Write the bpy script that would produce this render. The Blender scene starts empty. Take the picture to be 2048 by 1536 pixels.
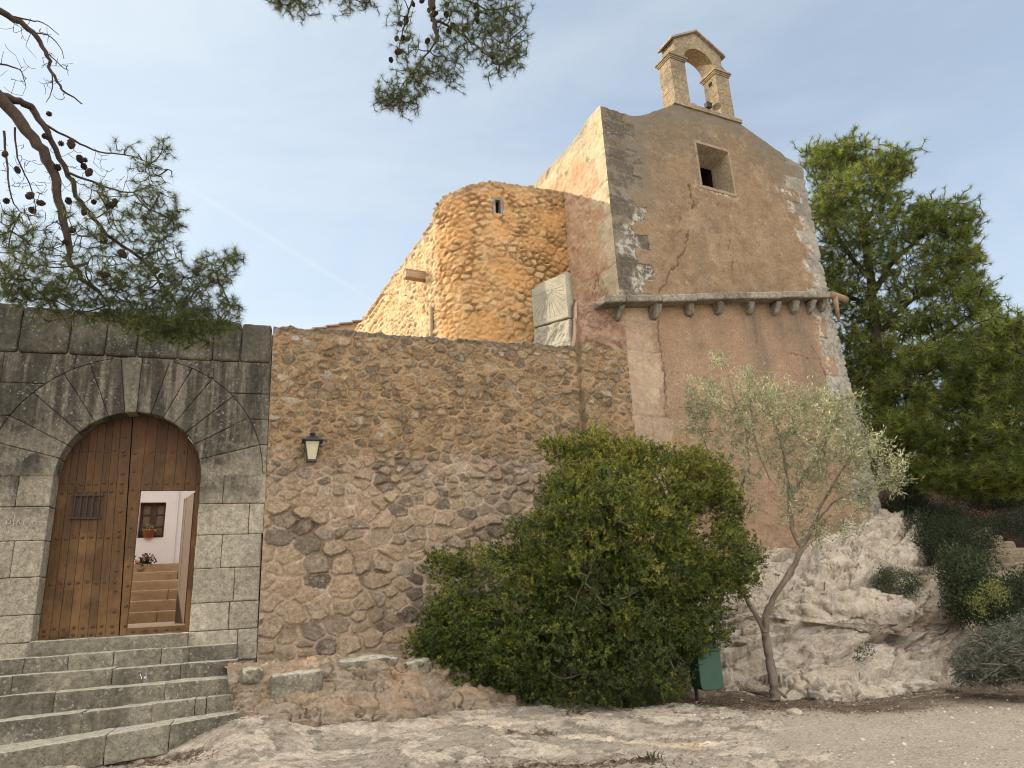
import bpy, bmesh, math, random
import numpy as np
from mathutils import Matrix, Vector, kdtree
random.seed(7); RNG = np.random.default_rng(7)
SC = bpy.context.scene; COL = SC.collection
PI = math.pi
# ------------------------------------------------------------------ camera frame and surveyed planes
FPX = 1409.5; PITCH = math.radians(16.70); ROLL = math.radians(3.03)
AW = math.radians(72.1); AC = math.radians(63.0)
EYE = np.array([0, 0, 1.55])
_f = np.array([0, math.cos(PITCH), math.sin(PITCH)]); _u0 = np.array([0, -math.sin(PITCH), math.cos(PITCH)]); _r0 = np.array([1., 0, 0])
_rt = math.cos(ROLL)*_r0 - math.sin(ROLL)*_u0; _up = math.cos(ROLL)*_u0 + math.sin(ROLL)*_r0
def ray(x, y): return _f*FPX + _rt*(x-1024) + _up*(768-y)
def onplane(x, y, P, n):
    d = ray(x, y); return EYE + d*(np.dot(np.array(P)-EYE, n)/np.dot(d, n))
def onz(x, y, z):
    d = ray(x, y); return EYE + d*((z-EYE[2])/d[2])
def ondepth(x, y, D):
    d = ray(x, y); return EYE + d*(D/math.hypot(d[0], d[1]))
Z3 = np.array([0, 0, 1.])
dW = np.array([math.sin(AW), math.cos(AW), 0]); nW = np.array([math.sin(AW+PI/2), math.cos(AW+PI/2), 0])
dC = np.array([math.sin(AC), math.cos(AC), 0]); nC = np.array([math.sin(AC+PI/2), math.cos(AC+PI/2), 0])
WP = -10.968*nW
CP = np.array([2.1, 12.2, 0])
def wpt(s, n, z): return WP + s*dW + n*nW + z*Z3
def cpt(u, n, z): return CP + u*dC + n*nC + z*Z3
def W2(x, y, n=0):
    P = onplane(x, y, WP+n*nW, nW); return (P-WP) @ dW, P[2]
def C2(x, y, n=0):
    P = onplane(x, y, CP+n*nC, nC); return (P-CP) @ dC, P[2]

# ------------------------------------------------------------------ noise
_perm = np.random.default_rng(3).permutation(256); _perm = np.concatenate([_perm, _perm, _perm])
_g = np.random.default_rng(5).normal(size=(256, 3)); _g /= np.linalg.norm(_g, axis=1)[:, None]
def pn(x, y, z):
    x, y, z = np.broadcast_arrays(np.asarray(x, float), np.asarray(y, float), np.asarray(z, float))
    xi = np.floor(x).astype(int); yi = np.floor(y).astype(int); zi = np.floor(z).astype(int)
    xf = x-xi; yf = y-yi; zf = z-zi; xi &= 255; yi &= 255; zi &= 255
    f = lambda t: t*t*t*(t*(t*6-15)+10)
    u, v, w = f(xf), f(yf), f(zf)
    def gr(a, b, c):
        h = _perm[_perm[_perm[(xi+a) & 255]+((yi+b) & 255)]+((zi+c) & 255)]
        g = _g[h]; return g[..., 0]*(xf-a)+g[..., 1]*(yf-b)+g[..., 2]*(zf-c)
    L = lambda a, b, t: a+(b-a)*t
    return L(L(L(gr(0,0,0), gr(1,0,0), u), L(gr(0,1,0), gr(1,1,0), u), v), L(L(gr(0,0,1), gr(1,0,1), u), L(gr(0,1,1), gr(1,1,1), u), v), w)*1.5
def fbm(x, y, z, o=4, l=2.03, g=.5):
    s = 0; a = 1
    for i in range(o):
        s = s + a*pn(np.asarray(x)+i*17.3, np.asarray(y)-i*9.1, np.asarray(z)+i*5.7); x = np.asarray(x)*l; y = np.asarray(y)*l; z = np.asarray(z)*l; a *= g
    return s
def ridge(x, y, z, o=4):
    s = 0; a = 1
    for i in range(o):
        s = s + a*(1-2*np.abs(pn(np.asarray(x)+i*11.3, np.asarray(y)-i*4.1, np.asarray(z)+i*7.7))); x = np.asarray(x)*2.1; y = np.asarray(y)*2.1; z = np.asarray(z)*2.1; a *= .5
    return s
def sst(a, b, x):
    t = np.clip((np.asarray(x, float)-a)/(b-a), 0, 1); return t*t*(3-2*t)

# ------------------------------------------------------------------ object helpers
def link(name, me, mat=None, parent=None):
    o = bpy.data.objects.new(name, me); COL.objects.link(o)
    if parent is not None: o.parent = parent
    if mat is not None and me is not None:
        for m in (mat if isinstance(mat, (list, tuple)) else [mat]): me.materials.append(m)
    return o
def tag(o, label=None, cat=None, group=None, kind=None):
    if label: o['label'] = label
    if cat: o['category'] = cat
    if group: o['group'] = group
    if kind: o['kind'] = kind
    return o
def thing(name, loc, label, cat, group=None):
    o = bpy.data.objects.new(name, None); COL.objects.link(o); o.location = Vector([float(v) for v in loc]); o.empty_display_size = .2
    tag(o, label, cat, group); return o
def arrmesh(name, V, faces, attrs=None, smooth=True, mids=None, fattrs=None):
    """faces: list of int arrays (n,k); fast mesh from arrays"""
    V = np.asarray(V, np.float32).reshape(-1, 3); me = bpy.data.meshes.new(name)
    faces = [np.asarray(f, np.int32) for f in faces if len(f)]
    nl = sum(f.size for f in faces); nf = sum(len(f) for f in faces)
    me.vertices.add(len(V)); me.vertices.foreach_set('co', V.ravel())
    me.loops.add(nl); me.polygons.add(nf)
    me.loops.foreach_set('vertex_index', np.concatenate([f.ravel() for f in faces]))
    tot = np.concatenate([np.full(len(f), f.shape[1], np.int32) for f in faces]); st = np.concatenate([[0], np.cumsum(tot)[:-1]]).astype(np.int32)
    me.polygons.foreach_set('loop_start', st)
    try: me.polygons.foreach_set('loop_total', tot)
    except Exception: pass
    me.polygons.foreach_set('use_smooth', np.full(nf, smooth, bool))
    if mids is not None: me.polygons.foreach_set('material_index', np.asarray(mids, np.int32))
    for k, a in (attrs or {}).items():
        at = me.attributes.new(k, 'FLOAT', 'POINT'); at.data.foreach_set('value', np.asarray(a, np.float32).ravel())
    for k, a in (fattrs or {}).items():
        at = me.attributes.new(k, 'FLOAT', 'FACE'); at.data.foreach_set('value', np.asarray(a, np.float32).ravel())
    me.update(calc_edges=True); return me
def gridfaces(nu, nv, mask=None, off=0, flip=False):
    i, j = np.meshgrid(np.arange(nu-1), np.arange(nv-1), indexing='ij'); a = i*nv+j
    q = np.stack([a, a+nv, a+nv+1, a+1], -1)
    if flip: q = q[..., ::-1]
    if mask is not None: return q[mask]+off
    return q.reshape(-1, 4)+off
def compact(V, F, attrs):
    used = np.unique(F); mp = np.full(len(V), -1); mp[used] = np.arange(len(used))
    return V[used], mp[F], {k: np.asarray(a).ravel()[used] for k, a in attrs.items()}
class PB:
    """collects polygons into one mesh"""
    def __init__(s): s.v = []; s.f = []; s.m = []; s.r = []; s.cr = 0.5
    def add(s, V, F, m=0):
        o = len(s.v); s.v += [tuple(float(c) for c in p) for p in V]
        for f in F: s.f.append([o+i for i in f]); s.m.append(m); s.r.append(s.cr)
    def box(s, c, ax, ay, az, m=0):
        c, ax, ay, az = map(lambda q: np.asarray(q, float), (c, ax, ay, az))
        V = [c+i*ax+j*ay+k*az for k in (-1, 1) for j in (-1, 1) for i in (-1, 1)]
        s.add(V, [(0,2,3,1), (4,5,7,6), (0,1,5,4), (2,6,7,3), (0,4,6,2), (1,3,7,5)], m)
    def prism(s, poly, fn, n0, n1, m=0):
        """poly list of (a,b); fn(a,n,b)->xyz"""
        k = len(poly); V = [fn(a, n0, b) for a, b in poly]+[fn(a, n1, b) for a, b in poly]
        s.add(V, [tuple(range(k))[::-1], tuple(range(k, 2*k))]+[(i, (i+1) % k, k+(i+1) % k, k+i) for i in range(k)], m)
    def tube(s, P, R, n=6, m=0, cap=True):
        P = np.asarray(P, float); R = np.broadcast_to(np.asarray(R, float), (len(P),))
        T = np.gradient(P, axis=0); T /= np.linalg.norm(T, axis=1)[:, None]+1e-9
        ref = np.array([0, 0, 1.]) if abs(T[0][2]) < .9 else np.array([1., 0, 0])
        V = []
        for i in range(len(P)):
            a = np.cross(T[i], ref); a /= np.linalg.norm(a)+1e-9; b = np.cross(T[i], a)
            for k in range(n): t = 2*PI*k/n; V.append(P[i]+R[i]*(a*math.cos(t)+b*math.sin(t)))
        F = [(i*n+k, i*n+(k+1) % n, (i+1)*n+(k+1) % n, (i+1)*n+k) for i in range(len(P)-1) for k in range(n)]
        if cap: F += [tuple(range(n))[::-1], tuple(range((len(P)-1)*n, len(P)*n))]
        s.add(V, F, m)
    def lathe(s, c, prof, n=16, m=0, ax=Z3, tilt=None):
        c = np.asarray(c, float); az = np.asarray(ax, float); az = az/np.linalg.norm(az)
        a = np.cross(az, [0, 1, 0] if abs(az[1]) < .9 else [1, 0, 0]); a /= np.linalg.norm(a); b = np.cross(az, a)
        V = [c+az*h+r*(a*math.cos(2*PI*k/n)+b*math.sin(2*PI*k/n)) for r, h in prof for k in range(n)]
        F = [(i*n+k, i*n+(k+1) % n, (i+1)*n+(k+1) % n, (i+1)*n+k) for i in range(len(prof)-1) for k in range(n)]
        s.add(V, F+[tuple(range(n))[::-1], tuple(range((len(prof)-1)*n, len(prof)*n))], m)
    def build(s, name, mat, parent=None, bevel=0, smooth=False, segs=2, loc=None):
        me = bpy.data.meshes.new(name); me.from_pydata(s.v, [], s.f); 
        at = me.attributes.new('rnd', 'FLOAT', 'FACE'); at.data.foreach_set('value', np.array(s.r, np.float32))
        me.polygons.foreach_set('material_index', np.array(s.m, np.int32)); me.update()
        bm = bmesh.new(); bm.from_mesh(me); bmesh.ops.recalc_face_normals(bm, faces=bm.faces)
        if bevel:
            bmesh.ops.bevel(bm, geom=[e for e in bm.edges if len(e.link_faces) == 2 and e.calc_face_angle(0) > .5], offset=bevel, segments=segs, affect='EDGES', profile=.6, clamp_overlap=True)
        for f in bm.faces: f.smooth = smooth
        bm.to_mesh(me); bm.free()
        return link(name, me, mat, parent)
def put(o, parent):
    """parent keeping world coordinates (mesh data is in world space)"""
    o.parent = parent; o.matrix_parent_inverse = Matrix.Translation(-parent.location); return o
_link0 = link
def link(name, me, mat=None, parent=None):
    o = _link0(name, me, mat, None)
    if parent is not None:
        root = parent; loc = Vector((0, 0, 0))
        while root is not None: loc = loc+root.location; root = root.parent
        o.parent = parent
        off = Vector((0, 0, 0)); r = parent
        if parent.type == 'EMPTY': o.matrix_parent_inverse = Matrix.Translation(-parent.location)
    return o

# ------------------------------------------------------------------ material helpers
class NT:
    def __init__(s, name, rough=.9, spec=.2):
        s.mat = bpy.data.materials.new(name); s.mat.use_nodes = True; s.t = s.mat.node_tree; s.b = s.t.nodes['Principled BSDF']
        s.b.inputs['Roughness'].default_value = rough; s.b.inputs['Specular IOR Level'].default_value = spec
        s._c = None
    def n(s, typ, **kw):
        q = s.t.nodes.new(typ)
        for k, v in kw.items(): setattr(q, k, v)
        return q
    def set(s, sock, v):
        if hasattr(v, 'is_output'): s.t.links.new(v, sock)
        elif v is not None:
            if isinstance(v, (tuple, list)) and len(v) == 3 and sock.type == 'RGBA': v = (*v, 1)
            sock.default_value = v
    def co(s, scale=(1, 1, 1), src='Object', rot=(0, 0, 0)):
        if s._c is None: s._c = s.n('ShaderNodeTexCoord')
        m = s.n('ShaderNodeMapping'); s.set(m.inputs['Vector'], s._c.outputs[src]); m.inputs['Scale'].default_value = scale; m.inputs['Rotation'].default_value = rot
        return m.outputs[0]
    def noise(s, scale, detail=5, rough=.6, vec=None, dist=0, lac=2.1):
        q = s.n('ShaderNodeTexNoise'); q.inputs['Scale'].default_value = scale; q.inputs['Detail'].default_value = detail; q.inputs['Roughness'].default_value = rough
        q.inputs['Distortion'].default_value = dist; q.inputs['Lacunarity'].default_value = lac
        s.set(q.inputs['Vector'], vec if vec is not None else s.co()); return q.outputs['Fac']
    def voro(s, scale, vec=None, feature='F1', out='Distance', rnd=1):
        q = s.n('ShaderNodeTexVoronoi', feature=feature); q.inputs['Scale'].default_value = scale; q.inputs['Randomness'].default_value = rnd
        s.set(q.inputs['Vector'], vec if vec is not None else s.co()); return q.outputs[out]
    def attr(s, name):
        return s.n('ShaderNodeAttribute', attribute_name=name).outputs['Fac']
    def xyz(s, vec=None):
        q = s.n('ShaderNodeSeparateXYZ'); s.set(q.inputs[0], vec if vec is not None else s.co()); return q.outputs
    def rng(s, x, a, b, c=0., d=1., smooth=True):
        q = s.n('ShaderNodeMapRange', interpolation_type='SMOOTHSTEP' if smooth else 'LINEAR'); s.set(q.inputs['Value'], x)
        for i, v in zip(('From Min', 'From Max', 'To Min', 'To Max'), (a, b, c, d)): q.inputs[i].default_value = v
        return q.outputs[0]
    def m(s, op, a, b=None, c=None):
        q = s.n('ShaderNodeMath', operation=op)
        for i, v in enumerate((a, b, c)):
            if v is not None: s.set(q.inputs[i], v)
        return q.outputs[0]
    def ramp(s, fac, stops, mode='LINEAR'):
        q = s.n('ShaderNodeValToRGB'); cr = q.color_ramp; cr.interpolation = mode
        while len(cr.elements) < len(stops): cr.elements.new(.5)
        for e, (p, c) in zip(cr.elements, stops): e.position = p; e.color = (*c, 1)
        s.set(q.inputs[0], fac); return q.outputs[0]
    def mix(s, fac, a, b, mode='MIX'):
        q = s.n('ShaderNodeMix', data_type='RGBA', blend_type=mode); s.set(q.inputs[0], fac); s.set(q.inputs[6], a); s.set(q.inputs[7], b); return q.outputs[2]
    def bump(s, h, strength=.5, dist=.02, nrm=None):
        q = s.n('ShaderNodeBump'); q.inputs['Strength'].default_value = strength; q.inputs['Distance'].default_value = dist; s.set(q.inputs['Height'], h)
        if nrm is not None: s.set(q.inputs['Normal'], nrm)
        return q.outputs[0]
    def out(s, col, nrm=None, rough=None):
        s.set(s.b.inputs['Base Color'], col)
        if nrm is not None: s.set(s.b.inputs['Normal'], nrm)
        if rough is not None: s.set(s.b.inputs['Roughness'], rough)
        return s.mat

def lichen(k, col, amt=.5, scale=1.0, white=(.38, .375, .33)):
    """pale spots and blooms"""
    a = k.noise(30*scale, 4, .7); sp = k.rng(a, .575, .64)
    b = k.noise(3.1*scale, 5, .62); col = k.mix(k.m('MULTIPLY', k.m('MULTIPLY', sp, k.rng(b, .42, .6)), amt), col, white)
    v = k.voro(11*scale, k.co()); r = k.noise(2.0*scale, 2, .5)
    return k.mix(k.m('MULTIPLY', k.m('MULTIPLY', k.rng(k.m('ADD', v, k.m('MULTIPLY', k.noise(20, 4, .7), .25)), .36, .24), k.rng(r, .46, .58)), amt*.55), col, white)

def mat_ashlar(name, c1, c2, dark, darkamt=.6, lich=.6, topdark=None, tread=None):
    k = NT(name, .92, .15)
    r = k.attr('rnd'); big = k.noise(.9, 5, .6); fine = k.noise(38, 5, .7)
    col = k.mix(k.rng(r, 0, 1, 0, 1, False), c1, c2)
    dk = k.rng(k.m('ADD', big, k.m('MULTIPLY', k.m('SUBTRACT', r, .5), .16)), .40, .64)
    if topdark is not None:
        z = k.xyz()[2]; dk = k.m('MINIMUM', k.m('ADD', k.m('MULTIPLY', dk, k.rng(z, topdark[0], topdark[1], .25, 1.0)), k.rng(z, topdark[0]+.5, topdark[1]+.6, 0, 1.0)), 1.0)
    st = k.noise(1.0, 4, .6, k.co((9, 9, .8)))
    dk = k.m('MULTIPLY', dk, k.rng(st, .3, .6, .65, 1))
    col = k.mix(k.m('MULTIPLY', dk, darkamt), col, dark)
    if tread is not None:   # upper faces mixed paler, painting the skylight that falls on treads
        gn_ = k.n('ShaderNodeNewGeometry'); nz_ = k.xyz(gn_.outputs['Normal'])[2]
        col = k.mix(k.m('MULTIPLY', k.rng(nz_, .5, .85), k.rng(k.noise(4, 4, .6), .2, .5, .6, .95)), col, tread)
    mott = k.noise(15, 7, .78)
    col = k.mix(1.0, col, k.ramp(mott, [(.28, (.42, .41, .39)), (.5, (.95, .95, .93)), (.72, (1.6, 1.58, 1.48))]), 'MULTIPLY')
    col = lichen(k, col, lich)
    pit = k.rng(k.noise(60, 3, .6), .34, .42)
    col = k.mix(k.m('MULTIPLY', k.m('SUBTRACT', 1.0, pit), .5), col, (.05, .045, .04))
    h = k.m('ADD', k.m('ADD', k.m('MULTIPLY', mott, .6), k.m('MULTIPLY', fine, .5)), k.m('MULTIPLY', pit, .35))
    return k.out(col, k.bump(h, .75, .022))

def mat_rubble():
    k = NT('rubble_masonry', .94, .12)
    mo = k.attr('mortar'); r = k.attr('rnd'); r2 = k.attr('tone'); z = k.xyz()[2]
    st = k.ramp(r, [(0, (.115, .092, .068)), (.2, (.18, .14, .095)), (.42, (.255, .19, .12)), (.6, (.22, .175, .118)), (.78, (.29, .212, .135)), (.92, (.165, .14, .11)), (1, (.36, .31, .24))])
    warm = k.ramp(r, [(0, (.115, .095, .075)), (.14, (.20, .16, .12)), (.35, (.285, .215, .15)), (.6, (.36, .265, .178)), (.8, (.30, .235, .165)), (.93, (.24, .20, .16)), (1, (.42, .34, .25))])
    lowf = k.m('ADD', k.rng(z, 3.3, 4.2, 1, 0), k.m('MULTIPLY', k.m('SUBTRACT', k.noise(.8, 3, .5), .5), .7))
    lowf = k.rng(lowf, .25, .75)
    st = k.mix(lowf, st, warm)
    mott = k.noise(17, 6, .7); st = k.mix(1.0, st, k.ramp(mott, [(.25, (.55, .54, .52)), (.5, (1, 1, .98)), (.78, (1.6, 1.55, 1.45))]), 'MULTIPLY')
    st = lichen(k, st, .55, 1.3, (.40, .385, .34))
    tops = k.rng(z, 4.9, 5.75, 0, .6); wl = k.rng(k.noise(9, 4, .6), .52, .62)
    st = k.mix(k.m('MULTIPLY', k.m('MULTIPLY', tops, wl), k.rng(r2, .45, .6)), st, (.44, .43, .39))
    m1 = k.ramp(k.noise(5, 5, .65), [(.3, (.25, .155, .08)), (.5, (.35, .225, .12)), (.72, (.43, .31, .19))])
    m2 = k.ramp(k.noise(6, 5, .65), [(.3, (.30, .215, .15)), (.5, (.43, .32, .23)), (.72, (.53, .42, .325))])
    mort = k.mix(lowf, m1, m2)
    sh = k.attr('plaster'); pl = k.ramp(k.noise(4, 6, .7), [(.3, (.21, .135, .095)), (.5, (.34, .215, .15)), (.7, (.42, .30, .22))])
    smear = k.rng(k.noise(5.5, 6, .72), .50, .66)
    mo2 = k.m('MAXIMUM', mo, k.m('MULTIPLY', smear, .62))
    col = k.mix(mo2, st, mort); col = k.mix(sh, col, pl)
    gr = k.attr('gap'); col = k.mix(k.m('MULTIPLY', gr, .5), col, (.07, .053, .038))
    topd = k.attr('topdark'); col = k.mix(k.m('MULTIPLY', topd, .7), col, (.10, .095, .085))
    h = k.m('ADD', k.m('MULTIPLY', mott, 1.0), k.m('MULTIPLY', k.noise(48, 5, .75), .6))
    fl = k.noise(42, 5, .75); col = k.mix(1., col, k.ramp(fl, [(.3, (.72, .71, .7)), (.5, (1, 1, 1)), (.72, (1.3, 1.28, 1.25))]), 'MULTIPLY')
    return k.out(col, k.bump(h, 1., .03))

def mat_turret():
    k = NT('orange_rubble_plaster', .93, .12)
    mo = k.attr('mortar'); r = k.attr('rnd'); z = k.xyz()[2]
    st = k.ramp(r, [(0, (.31, .205, .105)), (.3, (.42, .285, .15)), (.6, (.49, .345, .185)), (.85, (.40, .245, .115)), (1, (.54, .41, .25))])
    mott = k.noise(14, 6, .7)
    pl = k.ramp(k.noise(2.2, 6, .65), [(.3, (.42, .22, .085)), (.5, (.52, .30, .13)), (.7, (.57, .375, .19))])
    cov = k.m('MAXIMUM', mo, k.m('MULTIPLY', k.attr('smear'), .9))
    col = k.mix(cov, st, pl)
    big = k.rng(k.noise(.75, 4, .6), .42, .62)
    col = k.mix(k.m('MULTIPLY', big, .45), col, (.47, .255, .105))
    col = k.mix(1.0, col, k.ramp(mott, [(.25, (.7, .68, .66)), (.5, (1, 1, 1)), (.78, (1.22, 1.22, 1.2))]), 'MULTIPLY')
    gr = k.attr('gap'); col = k.mix(k.m('MULTIPLY', gr, .7), col, (.09, .06, .035))
    al = k.attr('aisle'); pale = k.ramp(k.noise(3, 6, .7), [(.3, (.42, .30, .165)), (.5, (.54, .42, .255)), (.7, (.62, .51, .34))])
    col = k.mix(k.m('MULTIPLY', al, .75), col, pale)
    td = k.attr('topdark'); col = k.mix(k.m('MULTIPLY', td, .55), col, (.22, .18, .13))
    h = k.m('ADD', k.m('MULTIPLY', mott, .9), k.m('MULTIPLY', k.noise(48, 4, .7), .5))
    return k.out(col, k.bump(h, .8, .03))

def mat_plaster():
    k = NT('weathered_ochre_render', .94, .12)
    big = k.noise(.55, 6, .62); mid = k.noise(2.6, 6, .68); fine = k.noise(30, 5, .7)
    col = k.ramp(mid, [(.28, (.155, .105, .064)), (.47, (.215, .148, .090)), (.62, (.25, .178, .114)), (.8, (.33, .255, .18))])
    z = k.attr('hz')
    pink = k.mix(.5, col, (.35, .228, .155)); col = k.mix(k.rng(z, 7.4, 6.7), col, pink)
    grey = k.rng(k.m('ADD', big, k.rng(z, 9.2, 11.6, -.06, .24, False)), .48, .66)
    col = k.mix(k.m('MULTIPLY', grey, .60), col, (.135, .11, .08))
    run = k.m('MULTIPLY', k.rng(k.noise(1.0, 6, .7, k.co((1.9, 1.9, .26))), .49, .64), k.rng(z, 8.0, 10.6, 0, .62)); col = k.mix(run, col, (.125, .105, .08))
    lt = k.rng(k.noise(1.3, 6, .72), .53, .68); col = k.mix(k.m('MULTIPLY', lt, .45), col, (.34, .25, .165))
    st = k.attr('streak'); sn = k.noise(1.0, 5, .6, k.co((7, 7, .6)))
    col = k.mix(k.m('MULTIPLY', st, k.rng(sn, .3, .65, .45, .95)), col, (.135, .11, .082))
    pt = k.rng(k.noise(6, 7, .78), .56, .68); col = k.mix(k.m('MULTIPLY', pt, .6), col, (.38, .30, .215))
    dk = k.rng(k.noise(8, 7, .8), .53, .68); col = k.mix(k.m('MULTIPLY', dk, .6), col, (.12, .085, .058))
    col = k.mix(1.0, col, k.ramp(fine, [(.25, (.6, .59, .58)), (.5, (1, 1, 1)), (.76, (1.38, 1.38, 1.35))]), 'MULTIPLY')
    cr = k.attr('crack'); col = k.mix(k.m('MULTIPLY', cr, .85), col, (.055, .038, .026))
    bl = k.attr('bloom'); bn = k.rng(k.noise(10, 5, .7), .45, .58); col = k.mix(k.m('MULTIPLY', bl, bn), col, (.50, .43, .34))
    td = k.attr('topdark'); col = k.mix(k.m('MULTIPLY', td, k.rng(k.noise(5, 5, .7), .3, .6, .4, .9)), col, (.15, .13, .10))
    h = k.m('ADD', k.m('MULTIPLY', k.noise(8, 6, .7), 1.0), k.m('MULTIPLY', fine, .45))
    return k.out(col, k.bump(h, .7, .025))

def mat_quoin(name, base, light, dark, dk=.7):
    k = NT(name, .93, .12)
    r = k.attr('rnd'); j = k.attr('gap')
    col = k.mix(r, base, light); n1 = k.noise(2.0, 6, .68)
    col = k.mix(k.m('MULTIPLY', k.rng(n1, .40, .58), dk), col, dark)
    col = k.mix(1.0, col, k.ramp(k.noise(16, 6, .72), [(.25, (.65, .65, .64)), (.5, (1, 1, 1)), (.78, (1.35, 1.35, 1.3))]), 'MULTIPLY')
    bl = k.attr('bloom'); col = k.mix(k.m('MULTIPLY', bl, k.rng(k.noise(9, 5, .7), .44, .58)), col, (.44, .42, .37))
    col = lichen(k, col, .5, 1.0, (.46, .44, .38))
    col = k.mix(k.m('MULTIPLY', j, .6), col, k.mix(r, (.09, .075, .06), (.36, .31, .25)))
    return k.out(col, k.bump(k.m('ADD', k.noise(14, 6, .7), k.m('MULTIPLY', k.noise(52, 4, .7), .4)), .7, .022))

def mat_simple(name, c1, c2, scale=6, rough=.9, spec=.2, bump=.4, bd=.01, stretch=(1, 1, 1), metal=0):
    k = NT(name, rough, spec); v = k.co(stretch); n = k.noise(scale, 6, .65, v)
    col = k.ramp(n, [(.3, c1), (.7, c2)]); k.b.inputs['Metallic'].default_value = metal
    return k.out(col, k.bump(k.noise(scale*4, 5, .7, v), bump, bd))
# ------------------------------------------------------------------ masonry geometry helpers
def rough_block(pb, fn, dims, r=.02, amp=.006, res=.035, rnd=.5, freq=7, seed=0., capres=None):
    """fn(a,b,c) maps [-1,1]^3 (arrays) to xyz; dims full lengths; rounded, pitted stone block"""
    h = np.array(dims)/2.; r = min(r, h.min()*.8); nn = [max(2, int(math.ceil(d/res))+1) for d in dims]
    nn = [min(n, 90) for n in nn]
    for ax in range(3):
        o = [i for i in range(3) if i != ax]
        def axis(k):
            t = np.linspace(-1, 1, nn[k]); e = 1-r/h[k]
            return np.unique(np.concatenate([t, [-e, e, -1+.4*r/h[k], 1-.4*r/h[k]]]))
        A, B = np.meshgrid(axis(o[0]), axis(o[1]), indexing='ij')
        for sg in (-1, 1):
            p = np.zeros(A.shape+(3,)); p[..., o[0]] = A; p[..., o[1]] = B; p[..., ax] = sg
            q = p*h; inn = np.clip(q, -(h-r), h-r); d = q-inn; L = np.linalg.norm(d, axis=-1, keepdims=True); d = d/np.maximum(L, 1e-9)
            q = inn+r*d
            X0 = fn(*(np.moveaxis(q/h, -1, 0)))
            nz = fbm(X0[..., 0]*freq+seed, X0[..., 1]*freq, X0[..., 2]*freq, 3)+.6*fbm(X0[..., 0]*2.1+seed, X0[..., 1]*2.1, X0[..., 2]*2.1+9, 2)
            edge = np.clip(L[..., 0]/r, 0, 1)
            q2 = q+d*(amp*nz)[..., None]
            X = fn(*(np.moveaxis(q2/h, -1, 0)))
            pb['V'].append(X.reshape(-1, 3)); f = gridfaces(A.shape[0], A.shape[1], off=pb['n'])
            v0 = X[1, 0]-X[0, 0]; 
            if (sg > 0) != (ax != 1): f = f[:, ::-1]
            pb['F'].append(f); pb['n'] += A.size; pb['R'].append(np.full(A.size, rnd))
def newpb(): return dict(V=[], F=[], R=[], n=0)
def finpb(pb, name, mat, parent=None, flip=False):
    V = np.concatenate(pb['V']); F = np.concatenate(pb['F'])
    me = arrmesh(name, V, [F], {'rnd': np.concatenate(pb['R'])})
    bm = bmesh.new(); bm.from_mesh(me); bmesh.ops.remove_doubles(bm, verts=bm.verts, dist=.0004); bmesh.ops.recalc_face_normals(bm, faces=bm.faces); bm.to_mesh(me); bm.free()
    return link(name, me, mat, parent)
def boxfn(c, ax, ay, az):
    c, ax, ay, az = map(np.asarray, (c, ax, ay, az))
    return lambda a, b, d: c+a[..., None]*ax+b[..., None]*ay+d[..., None]*az
def wallfn(s0, s1, n0, n1, z0, z1):
    """s0,s1 may be functions of z"""
    f0 = s0 if callable(s0) else (lambda z: s0+0*z); f1 = s1 if callable(s1) else (lambda z: s1+0*z)
    def fn(a, b, c):
        z = z0+(z1-z0)*(c+1)/2; s = f0(z)+(f1(z)-f0(z))*(a+1)/2; n = n0+(n1-n0)*(b+1)/2
        return WP+s[..., None]*dW+n[..., None]*nW+z[..., None]*Z3
    return fn
def poisson(w, h, rfun, asp, tries, seed):
    """dart throwing in a w x h field; distances measured with x/asp"""
    g = np.random.default_rng(seed); P = np.zeros((9000, 3)); n = 0
    for t in range(tries):
        x, y = g.uniform(-.3, w+.3), g.uniform(-.3, h+.3); k = 1.6 if t < tries*.006 else 1.0 if t < tries*.2 else (.72 if t < tries*.6 else .52)
        r = rfun(x, y)*k*g.uniform(.85, 1.25)
        if n:
            d = np.hypot((P[:n, 0]-x)/asp, P[:n, 1]-y)
            if (d < .5*(P[:n, 2]+r)).any(): continue
        P[n] = (x, y, r); n += 1
        if n >= 9000: break
    return P[:n]
def stones(X, Y, P, asp, warp=.02, wf=6., seed=0.):
    """for each sample: distance to stone edge, stone index"""
    x = (X+warp*fbm(X*wf+seed, Y*wf, 0*X+1.5, 3))/asp; y = Y+warp*fbm(X*wf, Y*wf+seed, 0*X+7.5, 3)
    kd = kdtree.KDTree(len(P)); 
    for i, p in enumerate(P): kd.insert((p[0]/asp, p[1], 0), i)
    kd.balance()
    sh = X.shape; x = x.ravel(); y = y.ravel(); N = len(x); ed = np.full(N, 9.); idx = np.zeros(N, int)
    K = 5; ids = np.zeros((N, K), int)
    for i in range(N):
        ids[i] = [q[1] for q in kd.find_n((x[i], y[i], 0), K)]
    Q = np.stack([P[:, 0]/asp, P[:, 1]], 1); a = Q[ids[:, 0]]; pt = np.stack([x, y], 1)
    for k in range(1, K):
        b = Q[ids[:, k]]; v = b-a; L = np.linalg.norm(v, axis=1)+1e-9
        ed = np.minimum(ed, (((a+b)/2-pt)*v).sum(1)/L)
    return ed.reshape(sh), ids[:, 0].reshape(sh), (pt-a).reshape(sh+(2,))

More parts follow.
